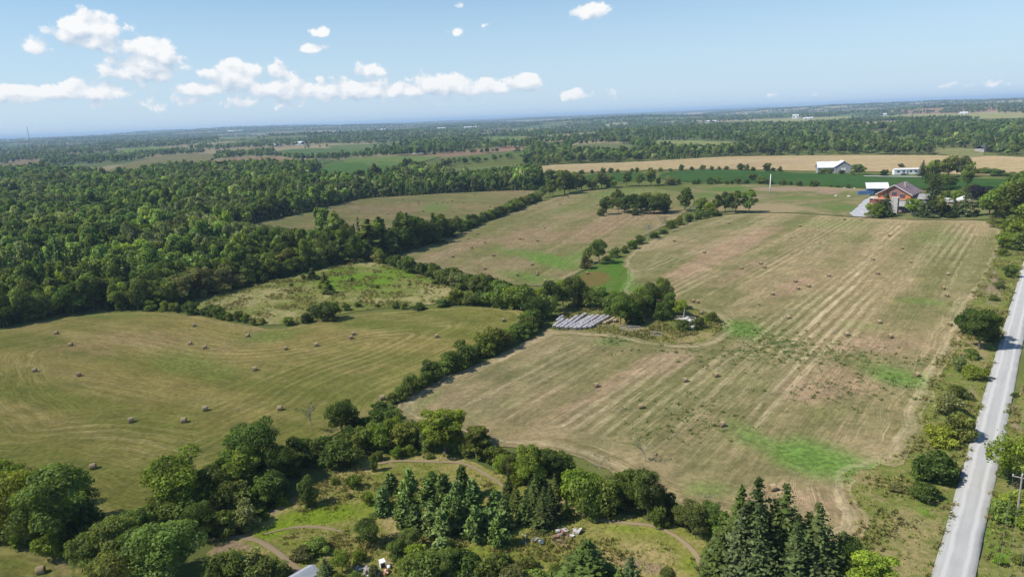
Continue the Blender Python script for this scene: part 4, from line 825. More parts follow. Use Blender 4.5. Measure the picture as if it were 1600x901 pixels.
# hedgerows: runs of separate shrubs along a line
def hedge(px_pts, spacing, h, kinds, tints, phrase, group, side=1.2, wfac=1.15, hv=.35):
    pts = np.array([P(*q) for q in px_pts]); d = np.r_[0, np.cumsum(np.hypot(*np.diff(pts, axis=0).T))]; s_ = 0.; i = 1
    while s_ < d[-1]:
        x = np.interp(s_, d, pts[:,0])+random.uniform(-side, side); y = np.interp(s_, d, pts[:,1])+random.uniform(-side, side)
        k = random.choice(kinds); hh = np.interp(s_/d[-1], np.linspace(0, 1, len(h)), h)*random.uniform(1-hv, 1+hv); tn = random.choice(tints)
        if k in ('cedar', 'spruce'): tn = 'cedar'
        wd_ = hh*wfac*random.uniform(.85, 1.25) if k == 'shrub' else hh*random.uniform(.6, .8)
        plant(k, x, y, hh, wd_, tn, phrase.format(WORD[tn]+' '+('shrub' if k == 'shrub' else 'tree'), ordinal(i)), group); i += 1
        s_ += spacing*random.uniform(.75, 1.3)*(.7+.3*hh/np.mean(h))
hedge([(615,630),(640,612),(690,588),(735,566),(770,548),(800,538),(826,520),(840,508)], 2.5, [3.4,3.8,4.6,5.0,4.4,4.2,4.6], ['shrub'], ['dark','mid','mid','dark','olive'],
      '{} between gold and striped fields, {} from the near end', 'hedge dividing the gold and striped fields')
hedge([(575,404),(600,412),(640,424),(680,436),(705,448),(745,456),(790,464),(832,470)], 3.0, [5,4.6,5.,5.2,5.6,5.6,6], ['shrub','shrub','shrub','midb'], ['mid','dark','mid','grey','olive'],
      '{} in the hedge past the pasture, {} from the wood', 'hedge past the rough pasture')
hedge([(712,474),(740,476),(770,478),(800,480),(825,484)], 3.2, [5.5,6.5,6.5,6], ['shrub','midb','shrub'], ['olive','lime','dark','yellow','mid'],
      '{} in the thick hedge end, {} from the pasture side', 'thick hedge end behind the gold field')
hedge([(240,484),(290,488),(330,492),(365,501),(405,510)], 3.6, [4.0,3.6,3.0,2.4], ['shrub'], ['mid','dark','mid','olive'],
      '{} in the low gold-field back hedge, {} from the wood', 'low hedge at the back of the gold field')
hedge([(540,412),(575,403),(612,396),(640,389),(680,376),(714,364)], 3.2, [13,14,13.5,13,11,7], ['midb','midb','cedar'], ['dark','dark','mid','olive'],
      '{} at the wood end above the brown field, {} eastward', 'dark trees at the wood end above the brown field', side=3)
hedge([(722,361),(760,345),(800,330),(840,313)], 4.2, [5,5,6,6.5], ['shrub'], ['mid','dark','olive'],
      '{} between the two back fields, {} from the wood corner', 'hedge between the two back hay fields')
hedge([(842,309),(865,307),(885,302),(905,297)], 7., [13,15,14,10], ['midb'], ['mid','dark','mid','olive'],
      '{} in the tall back clump, {} from the back hedge', 'tall clump ending the back hedge', side=6)
hedge([(905,296),(940,294),(985,292),(1015,291),(1050,289)], 9., [8,12,13,12,7], ['midb','midb','shrub'], ['mid','dark','grey','olive'],
      '{} behind the brown field, {} from the tall clump', 'tree line behind the brown field', side=5)
hedge([(1052,288),(1120,288),(1190,288),(1260,291),(1330,295)], 7., [4,5,4.5,4,3], ['shrub'], ['dark','mid','dark'],
      '{} in the hedge below the green crop, {} from the tree line', 'hedge below the green crop', side=2.5)
hedge([(875,273),(950,270),(1020,269),(1090,266),(1150,266),(1195,268)], 9., [4,5,4.5,5,6], ['shrub'], ['dark','mid','olive'],
      '{} along the tan grain field, {} from its tip', 'hedge along the tan grain field', side=3)
hedge([(820,282),(850,284),(880,286),(905,288)], 9., [10,10,9], ['midb','shrub'], ['dark','mid'],
      '{} in the belt behind the back hedge, {} from the wood', 'belt behind the back hedge', side=8)

# ------------------------------------------------------------------ woods: nearest trees one by one, the mass behind as one object
SRC_COL = {}
def src_collection(name, items):
    c = bpy.data.collections.new(name); SRC_COL[name] = np.array([q[1] for q in items])
    for i, (me, colr) in enumerate(items):
        o = bpy.data.objects.new('%s_kind.%03d' % (name, i), me); o.color = (*colr, 1); c.objects.link(o)
    return c
def scatter(name, X, Y, scl, idx, coll, kind='stuff', off=0., rot=None):
    n = len(X); me = bpy.data.meshes.new(name); me.vertices.add(n)
    Z = hgt(X, Y)+off+np.hypot(X, Y)*.0003
    me.vertices.foreach_set('co', np.stack([X, Y, Z], 1).astype(np.float32).ravel())
    a = me.attributes.new('size', 'FLOAT_VECTOR', 'POINT'); a.data.foreach_set('vector', np.asarray(scl, np.float32).ravel())
    a = me.attributes.new('turn', 'FLOAT', 'POINT'); a.data.foreach_set('value', rng.uniform(0, 6.283, n).astype(np.float32) if rot is None else rot.astype(np.float32))
    a = me.attributes.new('pick', 'INT', 'POINT'); a.data.foreach_set('value', np.asarray(idx, np.int32))
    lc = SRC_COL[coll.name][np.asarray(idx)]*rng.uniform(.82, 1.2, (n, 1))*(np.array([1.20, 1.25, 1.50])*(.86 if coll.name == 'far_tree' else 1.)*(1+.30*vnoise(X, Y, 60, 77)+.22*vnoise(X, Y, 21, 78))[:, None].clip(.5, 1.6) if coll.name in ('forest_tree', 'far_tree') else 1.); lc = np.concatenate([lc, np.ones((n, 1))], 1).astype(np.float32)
    a = me.attributes.new('leafcol', 'FLOAT_COLOR', 'POINT'); a.data.foreach_set('color', lc.ravel())
    ng = bpy.data.node_groups.new(name, 'GeometryNodeTree')
    ng.interface.new_socket('Geometry', in_out='INPUT', socket_type='NodeSocketGeometry'); ng.interface.new_socket('Geometry', in_out='OUTPUT', socket_type='NodeSocketGeometry')
    N, L = ng.nodes, ng.links
    gi = N.new('NodeGroupInput'); go = N.new('NodeGroupOutput'); ip = N.new('GeometryNodeInstanceOnPoints'); ci = N.new('GeometryNodeCollectionInfo')
    ci.inputs['Collection'].default_value = coll; ci.inputs['Separate Children'].default_value = True; ci.inputs['Reset Children'].default_value = True
    def na(nm, t):
        q = N.new('GeometryNodeInputNamedAttribute'); q.data_type = t; q.inputs['Name'].default_value = nm
        return [o for o in q.outputs if o.enabled][0]
    cx = N.new('ShaderNodeCombineXYZ'); L.new(na('turn', 'FLOAT'), cx.inputs[2]); er = N.new('FunctionNodeEulerToRotation'); L.new(cx.outputs[0], er.inputs[0])
    L.new(gi.outputs[0], ip.inputs['Points']); L.new(ci.outputs[0], ip.inputs['Instance']); ip.inputs['Pick Instance'].default_value = True
    L.new(na('pick', 'INT'), ip.inputs['Instance Index']); L.new(er.outputs[0], ip.inputs['Rotation']); L.new(na('size', 'FLOAT_VECTOR'), ip.inputs['Scale'])
    L.new(ip.outputs[0], go.inputs[0])
    o = mob(name, me); md = o.modifiers.new('instances', 'NODES'); md.node_group = ng; o['kind'] = kind
    return o
def tree_one(n, leaf, seed, H=12., Wd=8.6, nl=12):          # crown and stem in one mesh, for masses
    V, F, Tn = lobes_crown(n, Wd/2, H*.10, H, leaf, nl, seed); G = Geo(); G.tube([(0,0,-.3), (0,0,H*.8)], [.2, .08], 4, cap=False)
    return mesh_np('crown', np.concatenate([V, G.v]), [F, np.array(G.f)+len(V)], [M_LEAF, M_BARK], np.r_[Tn, np.ones(len(G.f))], np.r_[np.zeros(len(F)), np.ones(len(G.f))])
FB = [tree_one(950, .90, 800+i) for i in range(4)]
LB = [tree_one(90, 2.7, 820+i, nl=5) for i in range(3)]
cl_f = src_collection('forest_tree', [(FB[0], TINT['mid']), (FB[1], TINT['mid']), (FB[2], tuple(q*1.15 for q in TINT['mid'])), (FB[3], TINT['grey']), (FB[0], TINT['dark']), (FB[1], TINT['olive']), (CEDAR[0][0], TINT['cedar']), (CEDAR[1][0], TINT['spruce']), (FB[2], tuple(q*.8 for q in TINT['yellow']))])
cl_l = src_collection('far_tree', [(LB[0], TINT['mid']), (LB[1], TINT['dark']), (LB[2], TINT['grey']), (LB[0], TINT['dark']), (LB[1], TINT['olive']), (LB[2], TINT['mid'])])
ALLF = [WP[k] for k in WP]+FARW
def free(x, y, m=0.):
    ok = np.ones(len(x), bool)
    for p in ALLF:
        lo, hi = p.min(0)-m, p.max(0)+m; k = np.where(ok & (x > lo[0]) & (x < hi[0]) & (y > lo[1]) & (y < hi[1]))[0]
        if len(k):
            ins = inside(p, x[k], y[k])
            if m: ins |= dist_edge(p, x[k], y[k]) < m
            ok[k[ins]] = False
    return ok
def vnoise(x, y, s, seed):
    g = np.random.default_rng(seed); ph = g.uniform(0, 6.28, 12); a = g.uniform(0, 6.28, 12); f = g.uniform(.5, 1.6, 12)/s
    return sum(np.sin((x*math.cos(a[i])+y*math.sin(a[i]))*f[i]*6.28+ph[i]) for i in range(12))/3.4
WOOD = np.array([P(*q) for q in [(-160,526),(-60,516),(0,512),(95,494),(150,487),(246,485),(310,468),(400,445),(490,424),(556,404),(612,399),(665,382),(716,363),(700,352),(832,300),(836,294),(850,283),(822,274),(720,275),(642,279),(642,262),(500,262),(452,260),(330,266),(240,270),(140,281),(60,268),(-60,272),(-260,278)]])
lo, hi = WOOD.min(0), WOOD.max(0)
def jit_grid(lo, hi, s):
    gx, gy = np.meshgrid(np.arange(lo[0], hi[0], s), np.arange(lo[1], hi[1], s)); n = gx.size
    return gx.ravel()+rng.uniform(-.48, .48, n)*s, gy.ravel()+rng.uniform(-.48, .48, n)*s
X, Y = jit_grid(lo, hi, 4.5)
k = inside(WOOD, X, Y); X, Y = X[k], Y[k]
px, py = proj(X, Y, hgt(X, Y)); k = (px > -420) & (px < 1200); X, Y, px, py = X[k], Y[k], px[k], py[k]
k = free(X, Y, 2.5); X, Y, px, py = X[k], Y[k], px[k], py[k]
con = vnoise(X, Y, 150, 3)+.4*np.exp(-((px-560)/130)**2-((py-360)/45)**2)*1.6+1.1*np.exp(-((px-60)/120)**2-((py-500)/16)**2)*.6
gry = vnoise(X, Y, 110, 5); hh = 11.5+1.6*vnoise(X, Y, 180, 8)+rng.normal(0, 2.1, len(X))
hh = np.where((px > 560) & (py > 340), hh*1.02, hh); hh = np.clip(hh, 5, 18)
bandc = (px > 500) & (py < 310) & (py > 262)
u_ = rng.uniform(0, 1, len(X)); pick = rng.choice([0, 1, 1, 2, 4, 4, 5, 0], len(X))
pick = np.where((gry > .45) & (u_ < .6), 3, pick); pick = np.where(con+u_*.8 > 1.45, rng.choice([6, 7], len(X)), pick)
pick = np.where(bandc & (u_ < .7), rng.choice([4, 6, 7, 3], len(X)), pick)
pick = np.where((vnoise(X, Y, 70, 11) > .75) & (u_ > .5) & (px < 500), 8, pick)
edge = dist_edge(WOOD, X, Y); d = np.hypot(X, Y)
# the 300 that show largest: nearest trees on the open margins
fld = np.minimum.reduce([dist_edge(WP[k], X, Y) for k in ('field_a', 'pasture', 'field_d')])
vis = np.where((px > -30) & (fld < 26))[0]; near = vis[np.argsort(d[vis])[:240]]
sel = np.zeros(len(X), bool); sel[near] = True
tn = {0:'mid',1:'mid',2:'lime',3:'grey',4:'dark',5:'olive',6:'cedar',7:'spruce',8:'yellow'}
order = sorted(near, key=lambda i: px[i]); cnt = {}
for i in order:
    con_ = pick[i] in (6, 7) and random.random() < .6; pick[i] = pick[i] if con_ or pick[i] not in (6, 7) else 4; hh[i] *= random.uniform(.6, 1.15) if con_ else random.uniform(.75, 1.1); kd = 'cedar' if con_ else 'midb'
    where = 'behind the gold field' if px[i] < 300 else ('behind the rough pasture' if px[i] < 600 else 'beside the brown hay field')
    look = WORD[tn[pick[i]]]+(' cedar' if con_ else ' tree'); key = (where,)
    cnt[key] = cnt.get(key, 0)+1
    plant(kd, X[i], Y[i], hh[i]*(1.0 if con_ else .95), (hh[i]*.42 if con_ else random.uniform(6., 8.6)), tn[pick[i]],
          '%s of the wood margin %s, %s from the west' % (look, where, ordinal(cnt[key])), 'trees on the margin of the big wood', 'woodland_tree')
r = ~sel & (rng.uniform(0, 1, len(X)) > .07+.12*(vnoise(X, Y, 45, 91) > .9))
yv = np.interp(px, [370, 394, 450, 520], [350, 352, 358, 364]); mp_ = np.sqrt(X*X+Y*Y+3600)/FOC
low = (px > 360) & (px < 505) & (py > yv) & (py < 410); hh = np.where(low, np.minimum(hh, np.maximum(2.5, (py-yv+2)*mp_)), hh)
emer = ~low & (rng.uniform(0, 1, len(X)) < .16) & ~np.isin(pick, (6, 7)); hh = np.where(emer, hh*1.22, hh)
cw = np.where(np.isin(pick, (6, 7)), hh*.36/4.7, np.where(emer, 9.2, 5.9)/8.6*rng.uniform(.75, 1.3, len(X)))
ws = np.where(np.isin(pick, (6, 7)), hh/11, hh/12)
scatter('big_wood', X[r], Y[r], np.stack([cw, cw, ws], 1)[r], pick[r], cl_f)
# undergrowth along the wood's open edges
eX, eY = jit_grid(lo, hi, 2.6); k = inside(WOOD, eX, eY); eX, eY = eX[k], eY[k]
e2 = np.minimum.reduce([dist_edge(WP[q], eX, eY) for q in ('field_a', 'pasture', 'field_d', 'field_c')]); k = (e2 < 9) & free(eX, eY, .8); eX, eY = eX[k], eY[k]
cl_s = src_collection('bush', [(SHRUB[i], TINT[['mid','dark','olive','grey','dark'][i]]) for i in range(5)])
s_ = rng.uniform(.35, .8, len(eX)); scatter('wood_edge_undergrowth', eX, eY, np.stack([s_, s_, s_*rng.uniform(.8, 1.4, len(eX))], 1), rng.integers(0, 5, len(eX)), cl_s)

# far country: woods thinning to the horizon
def far_points():
    XS = []; YS = []; r_ = 560.; 
    while r_ < 32000:
        dr = max(6.0, .018*r_); wl = 6.2 if r_ < 2500 else 7.5+.0006*r_
        a0 = rad(47); n = int(2*a0*r_/wl); a = rng.uniform(-a0, a0, n); rr = r_+rng.uniform(0, dr, n)
        XS.append(rr*np.sin(a)); YS.append(rr*np.cos(a)); r_ += dr
    return np.concatenate(XS), np.concatenate(YS)
X, Y = far_points(); d = np.hypot(X, Y)
px, py = proj(X, Y, hgt(X, Y)); k = (px > -300) & (px < 1900); X, Y, d, px, py = [q[k] for q in (X, Y, d, px, py)]
k = ~inside(WOOD, X, Y); X, Y, d, px, py = [q[k] for q in (X, Y, d, px, py)]
beyond = ((d > 1010) & (px > 800)) | ((px <= 800) & (py < 282)) | ((px > 700) & (py < 262))
k = beyond & free(X, Y, 4.); X, Y, d, px, py = [q[k] for q in (X, Y, d, px, py)]
# clearings: patches of open land between the woods (long in the distance, where woods read as bands)
sh = rad(37); ux, uy = X*math.cos(sh)-Y*math.sin(sh), X*math.sin(sh)+Y*math.cos(sh)
den = .55+.55*vnoise(X, Y, 900, 21)+.35*vnoise(ux, uy, 380, 22)
den = np.where((px > 820) & (d < 1900), 1.2, den); den = np.where((px < 700) & (d < 1500), den+.2, den)
rows = ((np.abs((ux/330) % 1-.5) > .46) | (np.abs((uy/520) % 1-.5) > .47))
k = (den > .47) | (rows & (rng.uniform(0, 1, len(X)) < .8)); X, Y, d, px, py, den = [q[k] for q in (X, Y, d, px, py, den)]
hh = np.clip(11.5+2.*vnoise(X, Y, 260, 31)+rng.normal(0, 1.8, len(X)), 6, 18)*np.where(den < .36, .75, 1.)
wd_ = (7.6+.0012*np.maximum(d-2000, 0))*rng.uniform(.8, 1.25, len(X))
nf = d < 1700
pk = rng.choice([0, 1, 3, 4, 5, 4], len(X)); pk = np.where((vnoise(X, Y, 200, 41) > .5) & (rng.uniform(0, 1, len(X)) < .5), rng.choice([6, 7], len(X)), pk)
cwf = np.where(np.isin(pk, (6, 7)), hh*.36/4.7, wd_/8.6); zf = np.where(np.isin(pk, (6, 7)), hh/11, hh/12)
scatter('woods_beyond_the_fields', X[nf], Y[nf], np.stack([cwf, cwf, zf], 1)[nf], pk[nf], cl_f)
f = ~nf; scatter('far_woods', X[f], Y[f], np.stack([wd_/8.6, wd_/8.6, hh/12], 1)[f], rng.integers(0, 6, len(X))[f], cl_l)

# weeds, tall grass and herbs: uneven cover that throws its own small shadows
M_GRASS = leaf_mat('weed_blades', .25, .5, .3)
def tuft(n, h, wd_, seed, asp=.30):
    g = np.random.default_rng(seed); C = np.stack([g.normal(0, wd_*.32, n), g.normal(0, wd_*.32, n), g.uniform(.15, .75, n)*h], 1)
    V, F = diamonds(C, unit(g.normal(size=(n, 3))*[1, 1, .5]), h*.75, asp, .1, g); V[:,2] = np.maximum(V[:,2], -.05)
    return mesh_np('tuft', V, F, [M_GRASS], g.uniform(.75, 1.3, n))
TF = [tuft(14, .5, .8, 1), tuft(18, .8, 1.0, 2), tuft(20, .45, 1.3, 3, .5)]
cl_g = src_collection('weed', [(TF[0], (.25,.25,.055)), (TF[1], (.27,.24,.09)), (TF[2], (.20,.26,.035)), (TF[0], (.18,.21,.05)), (TF[2], (.24,.28,.045)), (TF[1], (.22,.23,.06))])
def weeds(name, poly, per_m, hs, seed, px_keep=True, holes=()):
    lo, hi = poly.min(0), poly.max(0); X, Y = jit_grid(lo, hi, 1/math.sqrt(per_m)); k = inside(poly, X, Y); X, Y = X[k], Y[k]
    px, py = proj(X, Y, hgt(X, Y)); k = (px > -60) & (px < 1660) & (py < 960); X, Y = X[k], Y[k]
    q = vnoise(X, Y, 14, seed)+.6*vnoise(X, Y, 5, seed+1); k = q+rng.normal(0, .5, len(X)) > -.35; X, Y, q = X[k], Y[k], q[k]
    for c, w_ in holes:
        pp = np.array(c); dmin = np.min([np.hypot(X-a, Y-b) for a, b in pp], 0); k = dmin > w_; X, Y, q = X[k], Y[k], q[k]
    s = hs*rng.uniform(.6, 1.3, len(X))*(1+.35*q.clip(-1, 1)); pk = np.where(q > .4, rng.choice([1, 5, 1], len(X)), np.where(q < -.1, rng.choice([2, 4, 2], len(X)), rng.choice([0, 3, 5, 4], len(X))))
    scatter(name, X, Y, np.stack([s, s, s], 1), pk, cl_g, off=.08)
def dense_px(l): 
    p = np.array([P(*q) for q in l]); d = np.r_[0, np.cumsum(np.hypot(*np.diff(p, axis=0).T))]; s = np.arange(0, d[-1], .8); return np.stack([np.interp(s, d, p[:,0]), np.interp(s, d, p[:,1])], 1)
HOLES = [(dense_px([(590,726),(620,720),(660,722),(722,723),(748,735),(775,752),(792,765)]), .7), (dense_px([(858,776),(880,781),(895,796),(912,806),(960,816),(1020,821),(1055,836),(1085,860),(1098,886),(1108,930)]), .8),
         (dense_px([(330,845),(375,838),(410,848),(440,868),(470,895)]), .9), (dense_px([(345,870),(380,868),(400,880)]), 5.)]
weeds('meadow_weeds', WP['scrub'], 1.7, .52, 51, holes=HOLES)
FW = [(1220,540,60,18,1.),(1180,560,70,14,.7),(1310,560,80,10,.8),(1420,565,60,8,.7),(960,530,30,8,.7),(1090,548,100,7,.6),(1330,610,90,22,.5),(1080,650,60,24,.4),(1280,365,40,10,.3),(1270,390,40,12,.4),(1165,515,40,14,.9),(1430,590,50,12,.4),(1040,680,60,10,.3),(1290,545,60,14,.6)]
_X = []; _Y = []
for cx, cy, rx, ry, kk in FW:
    for _ in range(int(kk*rx*ry*.17)):
        a_, b_ = P(cx+random.gauss(0, rx*.8), cy+random.gauss(0, ry*.8)); _X.append(a_); _Y.append(b_)
_X = np.array(_X); _Y = np.array(_Y); k = inside(WP['field_f'], _X, _Y); _X, _Y = _X[k], _Y[k]; s_ = rng.uniform(.25, .8, len(_X))
cl_w = src_collection('thistle', [(TF[0], (.14,.20,.05)), (TF[2], (.12,.18,.04)), (TF[1], (.17,.21,.06))])
scatter('field_weeds', _X, _Y, np.stack([s_*1.3, s_*1.3, s_*.9], 1), rng.integers(0, 3, len(_X)), cl_w, off=.12)
weeds('verge_weeds', WP['verge'], 1.1, .6, 53)
weeds('verge_weeds', WP['verge_b'], 1.1, .6, 57)
weeds('island_weeds', WP['island'], 1.6, .7, 59)
weeds('pasture_grass_clumps', WP['pasture'], .5, .8, 61)

# ------------------------------------------------------------------ round bales
def straw_mat(name, a, b, end=False):
    m, t, out = material(name)
    g = t.new('ShaderNodeTexCoord').outputs['Object']; x, y, z = t.sep(g)
    rd = t.m('SQRT', t.m('ADD', t.m('MULTIPLY', y, y), t.m('MULTIPLY', z, z)))
    n = t.noise(g, 9., 5, .7); big = t.noise(g, 1.6, 3, .6)
    w_ = t.m('SINE', t.m('MULTIPLY', t.m('ADD', rd if end else x, t.m('MULTIPLY', n, .03)), 48. if end else 38.))
    c = t.mix(t.ss(t.m('ADD', t.m('MULTIPLY', w_, .25), n), .2, .8), a, b)
    c = t.mix(t.m('MULTIPLY', t.ss(big, .4, .7), .5), c, tuple(x*.72 for x in a))
    oi = t.new('ShaderNodeObjectInfo'); c = t.mix(t.m('MULTIPLY', oi.outputs['Random'], .45), c, t.vm('MULTIPLY', c, (.72, .68, .62)))
    bs = t.new('ShaderNodeBsdfDiffuse', {'Color': c, 'Roughness': .7})
    bp = t.new('ShaderNodeBump', {'Height': n, 'Strength': .6, 'Distance': .05}); t.put(bs.inputs['Normal'], bp.outputs[0])
    t.l.new(bs.outputs[0], out.inputs[0]); return m
M_HAY = straw_mat('bale_wrap_straw', (.37,.28,.165), (.50,.40,.25)); M_HAYEND = straw_mat('bale_end_straw_shaded', (.17,.125,.06), (.28,.21,.11), True)  # ends: darker tan straw, with the end face's shade put into the colour
def bale_mesh(seed, R=.53, L=1.05, n=24):
    g = random.Random(seed); V = []; F = []; mi = []
    prof = [(-L/2-.02, .0), (-L/2-.03, R*.35), (-L/2, R*.72), (-L/2+.03, R*.93), (-L/2+.10, R), (-L*.2, R*1.012), (L*.2, R*1.008), (L/2-.10, R), (L/2-.03, R*.93), (L/2, R*.72), (L/2+.03, R*.35), (L/2+.02, 0.)]
    lump = [1+g.uniform(-.022, .022) for _ in range(n)]
    for i, (x, r) in enumerate(prof):
        for j in range(n):
            t = 2*math.pi*j/n; rr = r*lump[j]; z = rr*math.cos(t); z = z if z > -R*.86 else -R*.86
            V.append((x+g.uniform(-.008, .008), rr*math.sin(t)*1.02, z+R*.86))
    for i in range(len(prof)-1):
        for j in range(n):
            F.append((i*n+j, i*n+(j+1)%n, (i+1)*n+(j+1)%n, (i+1)*n+j)); mi.append(0 if 3 <= i <= 7 else 1)
    me = bpy.data.meshes.new('round_bale'); me.from_pydata(V, [], F); me.materials.append(M_HAY); me.materials.append(M_HAYEND)
    me.polygons.foreach_set('material_index', mi); me.polygons.foreach_set('use_smooth', [3 <= i//n <= 7 for i in range(len(F))]); me.validate(); me.update()
    if me.polygons[n*5].normal.dot(me.polygons[n*5].center-Vector((0, 0, R))) < 0: me.flip_normals()
    return me
BALE = [bale_mesh(i) for i in range(4)]
B_A = [(88,519),(110,537),(54,577),(123,584),(297,535),(320,541),(303,507),(387,523),(398,575),(320,637),(446,543),(494,537),(552,520),(548,526),(682,524),(786,499),(437,636),(287,655),(204,655),(145,727),(597,620)]
B_A2 = [(63,888)]
B_C = [(400+a/4, 200+b/4) for a, b in [(110,570),(425,543),(436,549),(645,513),(825,533),(980,550),(897,470),(915,443),(948,462),(1000,450),(1013,458),(1015,470),(1045,517),(1130,468),(1160,437),(1168,460),(1195,463),(1225,453),(1232,520),(1297,462),(1365,415),(1462,490)]]
B_D = [(400+a/4, 200+b/4) for a, b in [(1385,657),(1325,688),(1430,710),(1347,745),(1227,800),(1483,793),(1428,875)]]+[(800+a/4, 200+b/4) for a, b in [(300,473),(352,432),(478,420),(533,477),(205,620),(48,690),(67,690),(157,700),(600,382),(820,380),(125,850),(155,900),(625,470)]]+[(808,428.5),(839,428),(851.5,438),(917,426)]
B_F = [(800+a/4, 200+b/4) for a, b in [(1353,590),(1013,702),(1202,773),(1433,870),(1553,843),(1577,867)]]+[(1200+a/4, 200+b/4) for a, b in [(197,608),(477,568),(578,567),(757,670),(655,815),(838,748),(890,832)]]+\
      [(1200+a/4, 425+b/4) for a, b in [(380,18),(685,5),(1122,8),(170,53),(187,97),(253,82),(27,132),(125,277),(1095,97),(1117,143),(693,307),(1137,320),(490,383),(762,397),(930,635)]]+[(800+a/4, 425+b/4) for a, b in [(1130,178),(1158,181),(525,702),(1080,668),(1273,637),(803,832)]]+[(1128,661),(1207,760)]
LM = dict(A=[('the leafless tree',(487,672)),('the big wood',(60,505)),('the wide dark bush',(512,500)),('the copse end',(826,492)),('the corner thicket',(20,770))],
          C=[('the wood corner',(716,362)),('the tall back clump',(850,306)),('the west tip',(394,348))],
          D=[('the lollipop tree',(936,412)),('the wood corner',(716,362)),('the grove',(990,335)),('the pasture hedge',(760,450))],
          F=[('the gravel road',(1570,560)),('the orange house',(1400,330)),('the lollipop tree',(936,412)),('the white bale rows',(900,505)),('the bright green swath',(1260,715)),('the big roadside tree',(1530,545)),('the spruce clump',(1200,830))])
FN = dict(A='gold hay field', C='back hay field', D='brown hay field', F='striped field')
for key, lst in (('A', B_A), ('C', B_C), ('D', B_D), ('F', B_F)):
    W_ = [P(q[0], q[1]+.5, .7) for q in lst]; ranks = []
    for ln, lp in LM[key]:
        lx, ly = P(*lp); ds = [math.hypot(x-lx, y-ly) for x, y in W_]; od = sorted(range(len(ds)), key=lambda i: ds[i]); ranks.append((ln, {i: r for r, i in enumerate(od)}))
    for i, (x, y) in enumerate(W_):
        ln, rk = min(ranks, key=lambda q: q[1][i]); r_ = rk[i]+1
        a = (rad(20) if key in 'FA' else rad(35))+random.gauss(0, .25)
        o = mob('round_bale', BALE[i % 4], None, (x, y, float(hgt(x, y))+.10+math.hypot(x, y)*.0004), a, [random.uniform(.97, 1.1)]*3)
        tag(o, 'round hay bale on the %s, %s to %s' % (FN[key], 'nearest' if r_ == 1 else ordinal(r_)+' nearest', ln), 'hay bale', 'round bales on the '+FN[key])
x, y = P(63, 889, .7); tag(mob('round_bale', BALE[0], None, (x, y, float(hgt(x, y))+.14), rad(20), [1.05]*3), 'single round hay bale on the small corner field by the thicket', 'hay bale', 'round bales')
x, y = P(1095, 488, .7); tag(mob('round_bale', BALE[1], None, (x, y, float(hgt(x, y))+.1), rad(60)), 'weathered round bale beside the bright green tree on the island', 'hay bale', 'round bales')

# wrapped bales in long rows
M_WRAP, t, out = material('white_bale_wrap')
g = t.new('ShaderNodeTexCoord').outputs['Object']; n = t.noise(g, 2.2, 5, .65)
c = t.mix(t.ss(n, .35, .7), (.50,.48,.49), (.38,.35,.35)); oi = t.new('ShaderNodeObjectInfo'); c = t.mix(t.m('MULTIPLY', oi.outputs['Random'], .5), c, (.42,.37,.37))
b = t.new('ShaderNodeBsdfPrincipled', {'Base Color': c, 'Roughness': .42, 'Specular IOR Level': .4}); t.l.new(b.outputs[0], out.inputs[0])
def wrap_mesh(mat, R=.52, L=1.5, n=16):
    V = []; F = []; prof = [(-L/2, R*.55), (-L/2+.05, R*.88), (-L/2+.16, R*.98), (0, R*1.03), (L/2-.16, R*.98), (L/2-.05, R*.88), (L/2, R*.55)]
    for x, r in prof:
        for j in range(n):
            a = 2*math.pi*j/n; z = max(r*math.cos(a), -R*.85); V.append((x, r*math.sin(a)*1.04, z+R*.85))
    for i in range(len(prof)-1):
        for j in range(n): F.append((i*n+j, i*n+(j+1)%n, (i+1)*n+(j+1)%n, (i+1)*n+j))
    F.append(tuple(range(n))); F.append(tuple((len(prof)-1)*n+j for j in range(n))[::-1])
    me = bpy.data.meshes.new('wrapped_bale'); me.from_pydata(V, [], F); me.materials.append(mat); me.polygons.foreach_set('use_smooth', [True]*len(F)); me.validate(); me.update()
    if me.polygons[2*n].normal.dot(me.polygons[2*n].center-Vector((0, 0, R))) < 0: me.flip_normals()
    return me
WB = wrap_mesh(M_WRAP); WBT = wrap_mesh(mat_plain('old_wrap_tan', (.42,.34,.22), .7, .3, 2.))
zz = lambda a, b: (840+a/5, 430+b/5)
ROWS = [((126,396),(198,345),0),((152,350),(196,320),0),((156,403),(250,342),0),((190,404),(308,318),0),((222,408),(376,300),0),((258,406),(410,318),0),((288,412),(443,310),0),((322,410),(476,311),0),((364,408),(528,311),0),((404,404),(562,316),0),((520,374),(592,338),1),((598,356),(622,346),1)]
CN = ['short near stub','detached short piece','third','fourth','longest, fifth','sixth','seventh','eighth','ninth','tenth']
for i, (a, b_, tan) in enumerate(ROWS):
    p0 = np.array(P(*zz(*a), .7)); p1 = np.array(P(*zz(*b_), .7)); L = np.hypot(*(p1-p0)); n = max(1, int(round(L/1.56))); an = math.atan2(*(p1-p0)[::-1]); dv = (p1-p0)/L
    lab = ('short row of tan unwrapped bales right of the white rows' if i == 10 else 'tan end bales between the white rows and copse' if i == 11 else
           'row of white wrapped bales, the %s counted from the hedge corner' % ['near half of the first','far half of the first']['i'==''] if False else
           'row of white plastic-wrapped bales, %s counted from the hedge side' % ('first' if i == 0 else 'short far piece of the first' if i == 1 else ordinal(i)))
    row = empty('wrapped_bale_row', (p0[0], p0[1], float(hgt(*p0))), an); tag(row, lab, 'bale row', 'rows of wrapped bales')
    for j in range(n):
        q = p0+dv*1.56*(j+.5)
        mob('bale', WBT if tan else WB, row, (1.56*(j+.5), random.uniform(-.06, .06), float(hgt(*q))-float(hgt(*p0))+.12+math.hypot(*q)*.0004), random.uniform(-.03, .03), [1.03, random.uniform(.95, 1.05), random.uniform(.95, 1.05)])

